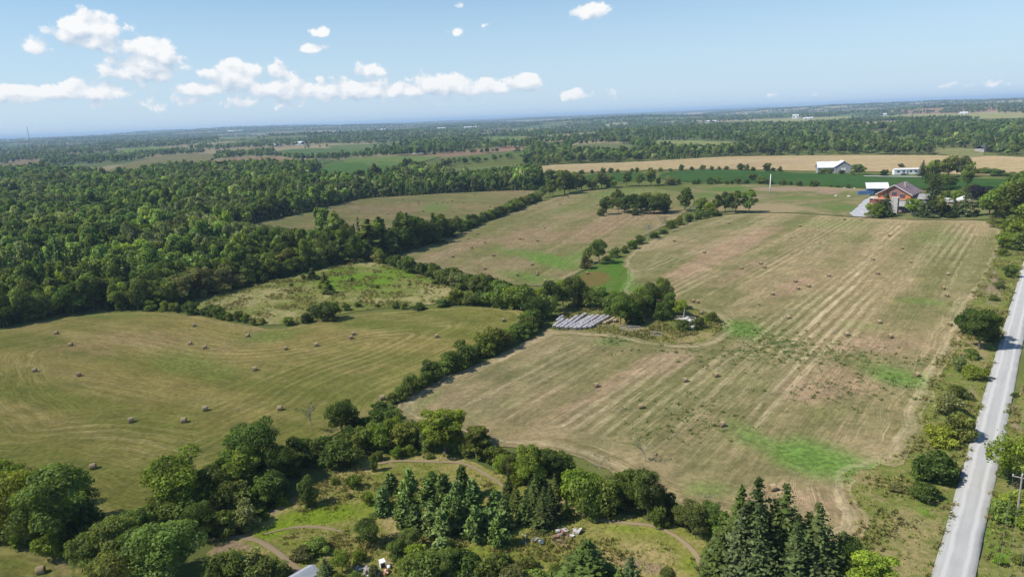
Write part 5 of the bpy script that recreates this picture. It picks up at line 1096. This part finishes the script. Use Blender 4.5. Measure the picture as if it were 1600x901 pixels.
# ------------------------------------------------------------------ small wooden and metal things
M_WOOD = mat_plain('grey_board', (.33,.29,.24), .9, .3, 4., .3); M_POLE = mat_plain('pole_wood', (.30,.27,.23), .9, .25, 3.)
M_WHITE = mat_plain('white_paint', (.80,.80,.78), .6, .08, .5); M_STEEL = mat_plain('galvanised', (.45,.46,.48), .45, .15, 1., 0, .5, .6)
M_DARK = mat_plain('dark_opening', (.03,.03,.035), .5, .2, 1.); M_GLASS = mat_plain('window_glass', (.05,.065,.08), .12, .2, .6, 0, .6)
M_FASC = mat_plain('pale_fascia', (.66,.64,.62), .6, .1, 1.)
M_STONE = mat_plain('field_stone', (.36,.33,.29), .9, .35, 1.2, .6)
def corr(name, col, axis=0, per=.6, rough=.5):
    """ribbed sheet-metal roof"""
    m, t, out = material(name); g = t.new('ShaderNodeTexCoord').outputs['Object']; co = t.sep(g)
    wv = t.m('SINE', t.m('MULTIPLY', co[axis], 2*math.pi/per)); n = t.noise(g, .35, 5, .65); n2 = t.noise(g, 3., 4, .6)
    c = t.mix(t.ss(t.m('ADD', n, t.m('MULTIPLY', n2, .3)), .45, .85), col, tuple(x*.72 for x in col))
    b = t.new('ShaderNodeBsdfPrincipled', {'Base Color': c, 'Roughness': rough, 'Specular IOR Level': .4})
    bp = t.new('ShaderNodeBump', {'Height': wv, 'Strength': .5, 'Distance': .05}); t.put(b.inputs['Normal'], bp.outputs[0]); t.l.new(b.outputs[0], out.inputs[0]); return m
# board fence on the island
def pfence(p0, p1, boards, lab, hgt_=1.5):
    a = P3(*p0); b = P3(*p1); L = (b-a).length; an = math.atan2(b.y-a.y, b.x-a.x); root = empty('board_fence', a, an); tag(root, lab, 'fence')
    n = max(2, int(L/2.2)+1)
    for i in range(n): mob('post', Geo().box(-.07, .07, -.07, .07, -.3, hgt_+.15).mesh('post', [M_WOOD]), root, (L*i/(n-1), 0, 0))
    for k in range(boards): mob('board', Geo().box(-.1, L+.1, -.11, -.075, 0, .2).mesh('board', [M_WOOD]), root, (0, 0, .25+k*(hgt_-.3)/max(1, boards-1)), 0)
    mob('brace', Geo().slab([(0, -.13, .2), (L*.5, -.13, hgt_-.1), (L*.5, -.13, hgt_+.06), (0, -.13, .36)], .03).mesh('brace', [M_WOOD]), root)
pfence((969,517),(1000,519), 4, 'weathered grey board fence beneath the copse on the weedy island', 1.7)
pfence((1017,524),(1034,526), 2, 'low two-rail gate section right of the board fence on the island', 1.2)
for i, (px, py, h) in enumerate([(951,516,1.5),(945,513,1.3),(941,514,1.2),(1005,524,1.2)]):
    q = P3(px, py); tag(mob('fence_post', Geo().tube([(0,0,-.3),(.03,0,h*.6),(.06,.02,h)], [.09,.08,.07], 6).mesh('fence_post', [M_POLE]), None, q), ['leaning grey post between bale rows and board fence','second leaning post between bale rows and fence','short post nearest the tan bales','post between the two fence sections'][i], 'post', 'odd fence posts')
# stone and board pile on the island
pile = empty('rubble_pile', P3(1076, 508)); tag(pile, 'pale pile of stones and old boards on the weedy island', 'rubble pile')
gr = random.Random(5)
def rock_mesh(seed, r):
    bm = bmesh.new(); bmesh.ops.create_icosphere(bm, subdivisions=1, radius=r); g = random.Random(seed)
    for v in bm.verts: v.co *= g.uniform(.7, 1.2); v.co.z *= .7
    me = bpy.data.meshes.new('stone'); bm.to_mesh(me); bm.free(); me.materials.append(M_PSTONE); return me
M_PSTONE = mat_plain('pale_stone', (.50,.48,.45), .9, .25, 2.)
ROCK = [rock_mesh(i, .5) for i in range(5)]
pb = P3(1076, 508)
for i in range(34):
    t_ = gr.random(); q = P3(1064+t_*24+gr.gauss(0, 3.), 500+t_*12+gr.gauss(0, 2.)) if i % 3 else P3(1074+gr.gauss(0, 7), 503+gr.gauss(0, 2))
    mob('stone', ROCK[i % 5], pile, (q.x-pb.x, q.y-pb.y, q.z-pb.z+.3+(.4 if i % 5 == 0 else 0)), gr.uniform(0, 6), [gr.uniform(.7, 1.7)]*3)
for i in range(9):
    q = P3(1070+gr.gauss(0, 7), 503+gr.gauss(0, 3)); mob('board', Geo().box(-1.7, 1.7, -.12, .12, 0, .06).mesh('board', [M_WOOD]), pile, (q.x-pb.x, q.y-pb.y, q.z-pb.z+.7+.05*i), gr.uniform(0, 3))
snag = P3(1068, 500); tag(mob('bare_stub', Geo().tube([(0,0,-.3),(.1,0,2),(.3,.1,3.6)], [.22,.16,.08], 6).tube([(.1,0,2),(.9,.2,2.9)], [.1,.03], 5).mesh('bare_stub', [M_PALEBARK]), None, snag), 'bare pale stub of a tree in the stone pile', 'tree stub')

# junk on the scrub meadow
M_RED = mat_plain('faded_red', (.34,.15,.13), .6, .3, 2.); M_ORANGE = mat_plain('faded_orange', (.62,.26,.11), .6, .25, 2.); M_BLUE = mat_plain('faded_blue', (.10,.18,.34), .5, .25, 2.); M_DKRED = mat_plain('brown_red', (.22,.07,.06), .7, .25, 2.)
def heap(px, py, n, spread, lab, mats, seed):
    g = random.Random(seed); c = P3(px, py); o = empty('scrap_heap', c); tag(o, lab, 'scrap heap'); mm = [M_WOOD, M_PSTONE]+mats
    for i in range(n):
        w_, l, h = g.uniform(.15, .55), g.uniform(.2, 1.2), g.uniform(.04, .3); x, y = g.gauss(0, spread), g.gauss(0, spread*.6)
        G = Geo(); G.slab([(-w_/2, -l/2, h), (w_/2, -l/2, h*g.uniform(.6, 1)), (w_/2*g.uniform(.6, 1), l/2, h), (-w_/2, l/2, h*.8)], h*.9)
        q = mob('scrap_piece', G.mesh('scrap_piece', [mm[i % len(mm)]]), o, (x, y, float(hgt(c.x+x, c.y+y))-c.z+.12+g.uniform(0, .35)), g.uniform(0, 6.3)); q.rotation_euler.x = g.uniform(-.25, .25)
heap(888, 834, 18, 1.1, 'scattered red and grey scrap by the meadow trail', [M_RED, M_PSTONE], 3)
heap(836, 846, 10, .8, 'blue and grey odds and ends left of the red scrap', [M_BLUE, M_STEEL], 4)
heap(580, 895, 16, 1.2, 'rusty boards lying beside the white box', [M_WOOD, M_PALEBARK], 6)
bx = empty('white_box', P3(598, 886), .5, (.72, .72, .72)); tag(bx, 'open white metal box or old appliance in the junk heap', 'box')
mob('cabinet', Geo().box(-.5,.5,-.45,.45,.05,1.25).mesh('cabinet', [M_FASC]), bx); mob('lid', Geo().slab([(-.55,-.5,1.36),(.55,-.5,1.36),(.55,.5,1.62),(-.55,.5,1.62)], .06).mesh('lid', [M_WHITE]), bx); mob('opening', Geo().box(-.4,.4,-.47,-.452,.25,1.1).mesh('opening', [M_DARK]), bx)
tb = empty('orange_tank', P3(603, 897), 1.1, (.75, .75, .75)); tag(tb, 'orange plastic tank lying below the white box', 'tank')
mob('shell', Geo().tube([(-.8,0,.45),(-.72,0,.45),(.72,0,.45),(.8,0,.45)], [.25,.45,.45,.25], 14).mesh('shell', [M_ORANGE], True), tb); mob('neck', Geo().tube([(0,0,.85),(0,0,1.05)], [.14,.12], 10).mesh('neck', [M_WHITE]), tb)
dr = P3(608, 888); tag(mob('white_bucket', Geo().tube([(0,0,.05),(0,0,.5),(0,0,.52),(0,0,.1)], [.24,.3,.27,.2], 14).mesh('white_bucket', [M_WHITE], True), None, dr), 'small white bucket beside the white box', 'bucket')
# metal roofed shed at the bottom edge
M_SHEDROOF = corr('shed_roof_grey', (.40,.41,.44), 0, .25, .7)
sh_ = empty('metal_roof_shed', P3(474, 910), rad(-40), (.56, .56, .56)); tag(sh_, 'small shed with a weathered grey corrugated metal roof at the bottom edge', 'shed')
mob('wall', Geo().prism([(-2.1,0),(2.1,0),(2.1,2.0),(0,3.0),(-2.1,2.0)], -3.2, 3.2).mesh('wall', [M_WOOD]), sh_)
mob('roof', Geo().slab([(0,-3.5,3.14),(0,3.5,3.14),(-2.5,3.5,1.96),(-2.5,-3.5,1.96)], .07).slab([(0,3.5,3.14),(0,-3.5,3.14),(2.5,-3.5,1.96),(2.5,3.5,1.96)], .07).mesh('roof', [M_SHEDROOF]), sh_)
mob('door', Geo().box(-.6,.6,-3.26,-3.205,.1,1.9).mesh('door', [M_DKRED]), sh_)

# power line beside the road
def power_pole(px, py, h, lab, xy=None):
    q = P3(px, py) if xy is None else Vector((xy[0], xy[1], float(hgt(*xy)))); an = math.atan2(dR[1], dR[0])
    o = empty('power_pole', q, an); tag(o, lab, 'power pole', 'power line by the road')
    mob('pole', Geo().tube([(0,0,-.5),(0,0,h*.5),(0,0,h)], [.16,.14,.11], 8).mesh('pole', [M_POLE]), o)
    mob('crossarm', Geo().box(-.06,.06,-1.15,1.15,h-.55,h-.40).mesh('crossarm', [M_WOOD]), o)
    for y in (-1.05, 0, 1.05): mob('insulator', Geo().tube([(0,y,h-.40 if y else h),(0,y,h-.2 if y else h+.18)], [.06,.09], 8).mesh('insulator', [M_WHITE]), o)
    return q, h
pq, ph = power_pole(1588, 812, 7.2, 'wooden power pole with one crossarm right of the gravel road')
p2 = (pq.x-dR[0]*52, pq.y-dR[1]*52); q2, _ = power_pole(0, 0, 7.2, 'next wooden power pole nearer the camera, below the frame', p2)
p3 = (pq.x+dR[0]*60, pq.y+dR[1]*60); q3, _ = power_pole(0, 0, 7.2, 'farther wooden power pole beyond the bright roadside tree', p3)
for a_, b_, nm in ((pq, q2, 'toward the camera'), (pq, q3, 'away beyond the bright tree')):
    wr = empty('power_wires', a_); tag(wr, 'thin power wires running from the roadside pole '+nm, 'wires')
    for y in (-1.05, 0, 1.05):
        o_ = Vector((-dR[1]*y, dR[0]*y, ph-.2 if y else ph+.18)); pts = []
        for k in range(15):
            f_ = k/14; p = (b_-a_)*f_+o_; p.z -= 1.1*4*f_*(1-f_); pts.append(p)
        mob('wire', Geo().tube(pts, [.012]*15, 4).mesh('wire', [M_STEEL]), wr)

# ------------------------------------------------------------------ farmhouse group
def rect_win(root, x, z, w_, h, y, name='window', arch=False, mat=None):
    fr = mob(name, Geo().box(x-w_/2-.1, x+w_/2+.1, y-.06, y+.04, z-.1, z+h+.1).mesh(name, [mat or M_DKRED]), root)
    mob('pane', Geo().box(x-w_/2, x-.04, y-.09, y-.062, z, z+h).box(x+.04, x+w_/2, y-.09, y-.062, z, z+h).mesh('pane', [M_GLASS]), fr)
    return fr
def log_mat(name, col):
    m, t, out = material(name); g = t.new('ShaderNodeTexCoord').outputs['Object']; x, y, z = t.sep(g)
    n = t.noise(t.comb(t.m('MULTIPLY', x, .3), t.m('MULTIPLY', y, .3), t.m('MULTIPLY', z, 6.)), 1.4, 4, .6); wv = t.m('SINE', t.m('MULTIPLY', z, 2*math.pi/.3))
    c = t.mix(t.ss(t.m('ADD', n, t.m('MULTIPLY', wv, .12)), .3, .7), tuple(q*.75 for q in col), col)
    b = t.new('ShaderNodeBsdfPrincipled', {'Base Color': c, 'Roughness': .6}); bp = t.new('ShaderNodeBump', {'Height': wv, 'Strength': .6, 'Distance': .06}); t.put(b.inputs['Normal'], bp.outputs[0])
    t.l.new(b.outputs[0], out.inputs[0]); return m
M_LOG = log_mat('orange_log', (.60,.19,.045)); M_LOGD = log_mat('brown_log', (.27,.13,.10)); M_ROOFB = corr('brown_metal_roof', (.31,.20,.19), 1, .5); M_GREYR = corr('grey_shingle', (.36,.34,.32), 0, .4, .8)
M_DECK = mat_plain('deck_wood', (.48,.33,.20), .8, .2, 2.); M_RAIL = mat_plain('red_rail', (.55,.09,.07), .6, .15, 2.)
hb = P3(1396, 320); HZ = rad(-42)
hs = empty('log_house', hb, HZ); tag(hs, 'orange log farmhouse with a steep brown metal roof behind the striped field', 'house')
RW, RE, RA, RD = 9.8, 6.4, 11.9, 23.
mob('wall', Geo().prism([(-RW+.9,0),(RW-.9,0),(RW-.9,RE),(0,RA-.35),(-RW+.9,RE)], .0, RD, 0).mesh('wall', [M_LOG]), hs)
mob('gable', Geo().prism([(-6.6,5.6),(6.6,5.6),(5.6,7.2),(0,RA-.8),(-5.6,7.2)], -.12, -.003).mesh('gable', [M_LOGD]), hs)
rf = mob('roof', Geo().slab([(0,-1.6,RA),(0,RD+.8,RA),(-RW-.3,RD+.8,RE-.35),(-RW-.3,-1.6,RE-.35)], .22).slab([(0,RD+.8,RA),(0,-1.6,RA),(RW+.3,-1.6,RE-.35),(RW+.3,RD+.8,RE-.35)], .22).mesh('roof', [M_ROOFB]), hs)
mob('fascia', Geo().slab([(-RW-.35,-1.64,RE-.62),(0,-1.64,RA-.26),(0,-1.64,RA+.1),(-RW-.35,-1.64,RE-.26)], .12).slab([(0,-1.64,RA-.26),(RW+.35,-1.64,RE-.62),(RW+.35,-1.64,RE-.26),(0,-1.64,RA+.1)], .12).mesh('fascia', [M_FASC]), rf)
mob('chimney', Geo().box(2.6,3.8,9,10.2,9.,12.6).mesh('chimney', [M_STONE]), rf)
for x in (-4.6, 4.4): rect_win(hs, x, 4.3, 2.6, 1.9, -.14)
rect_win(hs, 0, 4.0, 2.4, 3.3, -.2); rect_win(hs, -5.5, 1.0, 1.8, 1.5, -.05); rect_win(hs, 5.6, 1.0, 1.8, 1.5, -.05)
dk = mob('deck', Geo().box(-10.6,10.8,-4.2,-.02,3.45,3.72).mesh('deck', [M_DECK]), hs)
for x in (-10.3,-7,-3.5,3.5,7,10.5): mob('deck_post', Geo().box(x-.15,x+.15,-4.1,-3.8,0,3.45).mesh('deck_post', [M_LOGD]), hs)
rl = mob('railing', Geo().box(-10.6,10.8,-4.2,-4.12,4.62,4.74).box(-10.6,10.8,-4.2,-4.12,3.85,3.95).mesh('railing', [M_RAIL]), hs)
for i in range(24): mob('baluster', Geo().box(-.05,.05,-.04,.04,0,.68).mesh('baluster', [M_RAIL]), rl, (-10.4+i*.92, -4.16, 3.95))
mob('side_wing', Geo().box(-13.6,-RW+.85,.6,7,0,3.3).mesh('side_wing', [M_DKRED]), hs); mob('wing_roof', Geo().box(-14.,-RW+.5,-.2,7.4,3.32,3.6).mesh('wing_roof', [M_FASC]), hs)
# stone tower and lower porch in front
tw = empty('stone_tower', P3(1397, 334.5), HZ); tag(tw, 'square grey stone tower with a red railing in front of the log house', 'tower')
mob('shaft', Geo().box(-1.7,1.7,-1.5,1.5,-.3,9.0).mesh('shaft', [M_STONE]), tw)
gs = Geo()
for k in range(12):
    for j in range(3):
        x0 = -1.7+j*1.13+(.3 if k % 2 else 0); gs.box(x0+.05, min(x0+1.05, 1.68), -1.56, -1.502, k*.74+.06, k*.74+.68)
st_ = mob('stone', gs.mesh('stone', [M_PSTONE]), tw); st_['kind'] = 'stuff'
mob('cap', Geo().box(-1.95,1.95,-1.75,1.75,9.0,9.25).mesh('cap', [M_FASC]), tw)
for x in (-1.75, -.6, .6, 1.75): mob('rail_post', Geo().box(x-.1,x+.1,-1.7,-1.5,9.25,10.4).mesh('rail_post', [M_RAIL]), tw)
mob('rail', Geo().box(-1.85,1.85,-1.68,-1.56,10.25,10.42).mesh('rail', [M_RAIL]), tw)
pr = empty('porch_building', P3(1403, 332), HZ); tag(pr, 'low dark building with grey sloped roofs behind the stone tower', 'outbuilding')
mob('wall', Geo().box(-7,6,0,5,0,3.4).mesh('wall', [M_LOGD]), pr); mob('roof', Geo().slab([(-7.6,6,5.6),(-7.6,-1.4,3.3),(6.8,-1.4,3.3),(6.8,6,5.6)], -.2).mesh('roof', [M_GREYR]), pr)
for x in (-6,-2.6,2.2,5): rect_win(pr, x, .9, 1.5, 1.5, -.04, mat=M_WHITE)
# garage wing with grey roof
gg = empty('garage', P3(1437, 320), HZ); tag(gg, 'garage with a grey low roof and dark open bay right of the log house', 'garage')
mob('wall', Geo().box(-4.5,5.5,0,8,0,3.4).mesh('wall', [M_LOGD]), gg); mob('roof', Geo().slab([(-5.2,9,5.4),(-5.2,-1,3.3),(6.2,-1,3.3),(6.2,9,5.4)], -.2).mesh('roof', [M_GREYR]), gg)
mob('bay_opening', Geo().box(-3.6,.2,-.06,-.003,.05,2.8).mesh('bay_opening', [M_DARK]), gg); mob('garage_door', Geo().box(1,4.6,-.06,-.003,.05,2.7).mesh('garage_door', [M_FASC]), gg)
gp = empty('patio_roof', P3(1468, 318), HZ); tag(gp, 'flat pale roofed shelter between garden spruces', 'shelter')
mob('roof', Geo().box(-5,5,-3,3,2.9,3.15).mesh('roof', [M_FASC]), gp)
for x in (-4.6, 4.6):
    for y in (-2.7, 2.7): mob('post', Geo().box(x-.12,x+.12,y-.12,y+.12,0,2.9).mesh('post', [M_WOOD]), gp)
ct = empty('white_canopy', P3(1505, 318), HZ); tag(ct, 'white canopy tent beside the dark purple tree', 'canopy')
mob('canopy_top', Geo().add([(-4,-4,2.6),(4,-4,2.6),(4,4,2.6),(-4,4,2.6),(0,0,4.6)], [(0,1,4),(1,2,4),(2,3,4),(3,0,4),(3,2,1,0)]).mesh('canopy_top', [M_WHITE]), ct)
for x in (-3.8, 3.8):
    for y in (-3.8, 3.8): mob('post', Geo().box(x-.07,x+.07,y-.07,y+.07,0,2.6).mesh('post', [M_STEEL]), ct)
# blue shed with white roof, blue container
M_BLUEW = mat_plain('blue_siding', (.06,.12,.20), .6, .2, 1.); M_WROOF = corr('white_metal_roof', (.80,.80,.82), 0, .6)
bs_ = empty('blue_shed', P3(1371, 304), rad(-20)); tag(bs_, 'dark blue shed with a white metal roof behind the log house', 'shed')
mob('wall', Geo().box(-6.4,6.4,0,8,0,4.).mesh('wall', [M_BLUEW]), bs_); mob('roof', Geo().slab([(-6.9,8.4,7.0),(-6.9,-.7,3.9),(6.9,-.7,3.9),(6.9,8.4,7.0)], -.2).mesh('roof', [M_WROOF]), bs_)
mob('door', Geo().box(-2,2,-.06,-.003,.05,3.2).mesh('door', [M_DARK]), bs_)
bc = empty('blue_container', P3(1350, 304.5), rad(-12)); tag(bc, 'blue container parked left of the blue shed', 'container')
mob('box', Geo().box(-4,4,-1.3,1.3,.15,2.7).mesh('box', [M_BLUE]), bc); mob('door', Geo().box(4.003,4.06,-1.2,1.2,.25,2.6).mesh('door', [M_BLUEW]), bc)
for i in range(9): mob('rib', Geo().box(-.08,.08,-1.36,-1.303,.2,2.65).mesh('rib', [M_BLUEW]), bc, (-3.6+i*.9, 0, 0))
# vehicles in the yard
def vehicle(px, py, rz, mat, lab, pick=False, name='parked_car'):
    o = empty(name, P3(px, py, .2), rz); tag(o, lab, 'pickup' if pick else 'car')
    L = 5.4 if pick else 4.6
    body = [(-L/2,.45),(L/2,.45),(L/2,.85),(L*.32,1.0),(-L/2,1.0)]
    mob('body', Geo().prism([(x, z) for x, z in body], -.9, .9).mesh('body', [mat]), o)
    cab = [(-.3,1.0),(1.5,1.0),(.9,1.65),(-.1,1.7)] if pick else [(-L*.45,1.0),(1.2,1.0),(.5,1.5),(-L*.32,1.52)]
    mob('cabin', Geo().prism(cab, -.78, .78).mesh('cabin', [M_GLASS]), o); a = cab[3][0]; b = cab[2][0]
    mob('cabin_roof', Geo().box(min(a, b), max(a, b), -.76, .76, 1.62 if pick else 1.49, 1.74 if pick else 1.57).mesh('cabin_roof', [mat]), o)
    for x in (-L*.31, L*.31):
        for y in (-.86, .86): mob('wheel', Geo().tube([(x,y-.11,.36),(x,y+.11,.36)], [.36,.36], 12).mesh('wheel', [M_DARK]), o)
    for y in (-.6, .6): mob('headlight', Geo().box(L/2+.003,L/2+.03,y-.15,y+.15,.62,.78).mesh('headlight', [M_WHITE]), o)
vehicle(1447, 337, rad(-30), M_WHITE, 'white car parked at the striped field edge below the garage'); vehicle(1440, 334, rad(40), M_DARK, 'dark car parked beside the white car')
vehicle(1363, 305, rad(10), M_BLUE, 'blue pickup parked between container and blue shed', True, 'parked_pickup')
vehicle(1412, 273.5, rad(5), mat_plain('grey_car_paint', (.20,.21,.22), .35, .1, 1., 0, .5), 'grey car in front of the white trailer house')
# tall white pole
wp = empty('white_pole', P3(1203, 303)); tag(wp, 'tall plain white pole standing in the rough yard', 'pole')
mob('shaft', Geo().tube([(0,0,-.4),(0,0,7),(0,0,13.6)], [.42,.34,.22], 10).mesh('shaft', [M_WHITE], True), wp); mob('base', Geo().box(-.8,.8,-.8,.8,-.2,.25).mesh('base', [M_FASC]), wp); mob('cap', Geo().tube([(0,0,13.6),(0,0,13.9)], [.27,.2], 10).mesh('cap', [M_WHITE]), wp)
# rocks and dumped earth in the yard
for i, (px, py, s, lab) in enumerate([(1326,307,1.5,'pale boulder on the rough yard left of the drive'),(1306,306,1.6,'brown earth lump left of the pale boulder'),(1348,331,1.2,'boulder on the lower drive edge'),(1358,335,1.1,'boulder next to the green garden bush'),(1320,294,1.3,'pale rock among the dead brush'),(1327,293,1.2,'second pale rock among the dead brush'),(1335,294,1.0,'small pale rock right of the dead brush')]):
    tag(mob('boulder', ROCK[i % 5], None, P3(px, py, .4), i*1.3, (s*2, s*1.6, s*1.4)), lab, 'boulder', 'boulders in the yard')
# barn
M_BARNW = mat_plain('barn_board', (.30,.30,.31), .85, .25, .8); BZ = rad(-14)
bn = empty('barn', P3(1307, 270), BZ); tag(bn, 'big grey barn with a white metal roof before the tan grain field', 'barn')
s = mpp(1307, 270); bw, bd, be, br_ = 20*s, 12*s, 9*s*.72, 17*s
mob('wall', Geo().box(-25*s,10*s,0,16*s,0,7*s).mesh('wall', [M_BARNW]), bn)
mob('gable_wing', Geo().prism([(-3*s,0),(19*s,0),(19*s,9*s),(8*s,16.2*s),(-3*s,9*s)], -5*s, 15*s).mesh('gable_wing', [M_BARNW]), bn)
mob('roof', Geo().slab([(-26*s,16.5*s,8.*s),(-26*s,-1*s,7*s),(7*s,-1*s,7*s),(7*s,8*s,15.8*s)][::1] if False else [(-26*s,8*s,15.2*s),(-26*s,-1.2*s,7.2*s),(4*s,-1.2*s,7.2*s),(4*s,8*s,15.2*s)], -.3).slab([(-26*s,17*s,7.2*s),(-26*s,8*s,15.2*s),(4*s,8*s,15.2*s),(4*s,17*s,7.2*s)], -.3).mesh('roof', [M_WROOF]), bn)
M_WROOF_SHADE = corr('white_metal_roof_shaded', (.36,.39,.47), 1, .6)  # slope away from the sun: shade put into the white roof's colour
mob('wing_roof', Geo().slab([(8*s,-6*s,16.8*s),(8*s,16*s,16.8*s),(-4.5*s,16*s,8.6*s),(-4.5*s,-6*s,8.6*s)], .3, 0).slab([(8*s,16*s,16.8*s),(8*s,-6*s,16.8*s),(20.5*s,-6*s,8.6*s),(20.5*s,16*s,8.6*s)], .3, 1).mesh('wing_roof', [M_WROOF, M_WROOF_SHADE]), bn)
mob('door', Geo().box(5*s,11*s,-5.12*s,-5.01*s,0,7*s).mesh('door', [M_FASC]), bn)
for x in (-20, -14, -8): mob('window', Geo().box((x-1.2)*s,(x+1.2)*s,-.12,-.01,2.4*s,4.4*s).mesh('window', [M_DARK]), bn)
# white trailer house
th = empty('trailer_house', P3(1418, 272.5), rad(-8)); tag(th, 'long low white trailer house beside the lone spruce', 'house'); s = mpp(1418, 272)
mob('wall', Geo().box(-17*s,15*s,0,8*s,0,6.5*s).mesh('wall', [M_WHITE]), th); mob('roof', Geo().slab([(-17.5*s,8.5*s,6.6*s),(-17.5*s,4*s,8.2*s),(15.5*s,4*s,8.2*s),(15.5*s,8.5*s,6.6*s)], .2).slab([(-17.5*s,4*s,8.2*s),(-17.5*s,-.6*s,6.6*s),(15.5*s,-.6*s,6.6*s),(15.5*s,4*s,8.2*s)], .2).mesh('roof', [M_FASC]), th)
for x in (-12, -5, 4, 10): mob('window', Geo().box((x-1.4)*s,(x+1.4)*s,-.1,-.01,3*s,5*s).mesh('window', [M_GLASS]), th)
mob('door', Geo().box(-1*s,1*s,-.1,-.01,.5*s,5*s).mesh('door', [M_STEEL]), th)

# far buildings
def far_house(px, py, w_, h, roof, lab, hip=False, wall=None, dark=False):
    s = mpp(px, py); o = empty('far_house' if not dark else 'far_bungalow', P3(px, py), random.uniform(-.5, .2)); tag(o, lab, 'house', None)
    W_, D, Hh = w_*s, min(w_*s*.6, 14), max(3., h*s*.5)
    mob('wall', Geo().box(-W_/2, W_/2, 0, D, -1, Hh).mesh('wall', [wall or M_WHITE]), o)
    mob('roof', Geo().slab([(-W_/2-.5,D/2,Hh+D*.28),(-W_/2-.5,-.6,Hh-.05),(W_/2+.5,-.6,Hh-.05),(W_/2+.5,D/2,Hh+D*.28)], -.3).slab([(-W_/2-.5,D+.6,Hh-.05),(-W_/2-.5,D/2,Hh+D*.28),(W_/2+.5,D/2,Hh+D*.28),(W_/2+.5,D+.6,Hh-.05)], -.3).mesh('roof', [roof]), o)
    for x in (-.3, .3): mob('window', Geo().box(W_*(x-.08), W_*(x+.08), -.15, -.02, Hh*.35, Hh*.75).mesh('window', [M_DARK]), o)
M_DROOF = corr('dark_roof', (.10,.11,.13), 0, .5, .7)
far_house(1556, 237, 34, 8, M_DROOF, 'bungalow with a dark hipped roof in the far trees', dark=True, wall=M_STONE)
for px, py, w_, h, lab in [(467,227,14,7,'white-roofed house on the far rise behind the green fields'),(434,229,12,5,'low pale shed left of the white-roofed far house'),(684,221,12,7,'far white house before the conifer belt'),(703,221.5,16,5,'long far white shed right of the white house'),(668,221,6,6,'tiny far white cottage left of the white house'),
    (1243,186,8,10,'far white farmhouse in front of the pale field'),(1263,187,12,4,'long far farm shed near the pale field'),(1110,192,16,4,'far white shed within the blue woods'),(1381,181,8,4,'far white farmhouse on the pale ridge field'),(1506,179,9,4,'far white farmhouse at the ridge field end'),
    (598,204,10,3,'pale roof far out on the blue plain'),(690,203,12,5,'white hall far out on the blue plain'),(735,201,20,4,'long white roofs far out on the plain'),(360,207,14,4,'white village roofs on the distant rise'),(374,206,10,4,'second cluster roof of the distant village'),(655,240,20,6,'grey house roof among the middle woods')]:
    far_house(px, py, w_, h, M_WROOF, lab)
# far radio mast
mp = P3(50, 240); s = mpp(50, 240); ms = empty('radio_mast', mp); tag(ms, 'thin lattice radio mast far off above the big wood', 'mast'); Hm = 34*s; G = Geo()
for a in range(3): G.tube([(1.6*math.cos(a*2.09), 1.6*math.sin(a*2.09), 0), (.5*math.cos(a*2.09), .5*math.sin(a*2.09), Hm)], [.32, .22], 4)
mob('lattice_leg', G.mesh('lattice_leg', [M_STEEL]), ms); G = Geo()
for k in range(14):
    z = Hm*k/14; r = 1.6-1.1*k/14
    for a in range(3): G.tube([(r*math.cos(a*2.09), r*math.sin(a*2.09), z), (r*.95*math.cos((a+1)*2.09), r*.95*math.sin((a+1)*2.09), z+Hm/14)], [.14, .14], 4, cap=False)
mob('bracing', G.mesh('bracing', [M_STEEL]), ms)['kind'] = 'stuff'

# ------------------------------------------------------------------ air
HAZE = 9.0e-5
mh = bpy.data.materials.new('haze_air'); mh.use_nodes = True; mh.node_tree.nodes.clear(); t = NT(mh.node_tree); out = t.new('ShaderNodeOutputMaterial')
pv = t.new('ShaderNodeVolumePrincipled', {'Color': (.52, .71, 1.0), 'Density': HAZE, 'Anisotropy': .0}); t.l.new(pv.outputs[0], out.inputs['Volume'])
hz_ = mob('haze', Geo().box(-46000, 46000, -46000, 46000, -90, 115).mesh('haze', [mh])); hz_['kind'] = 'stuff'
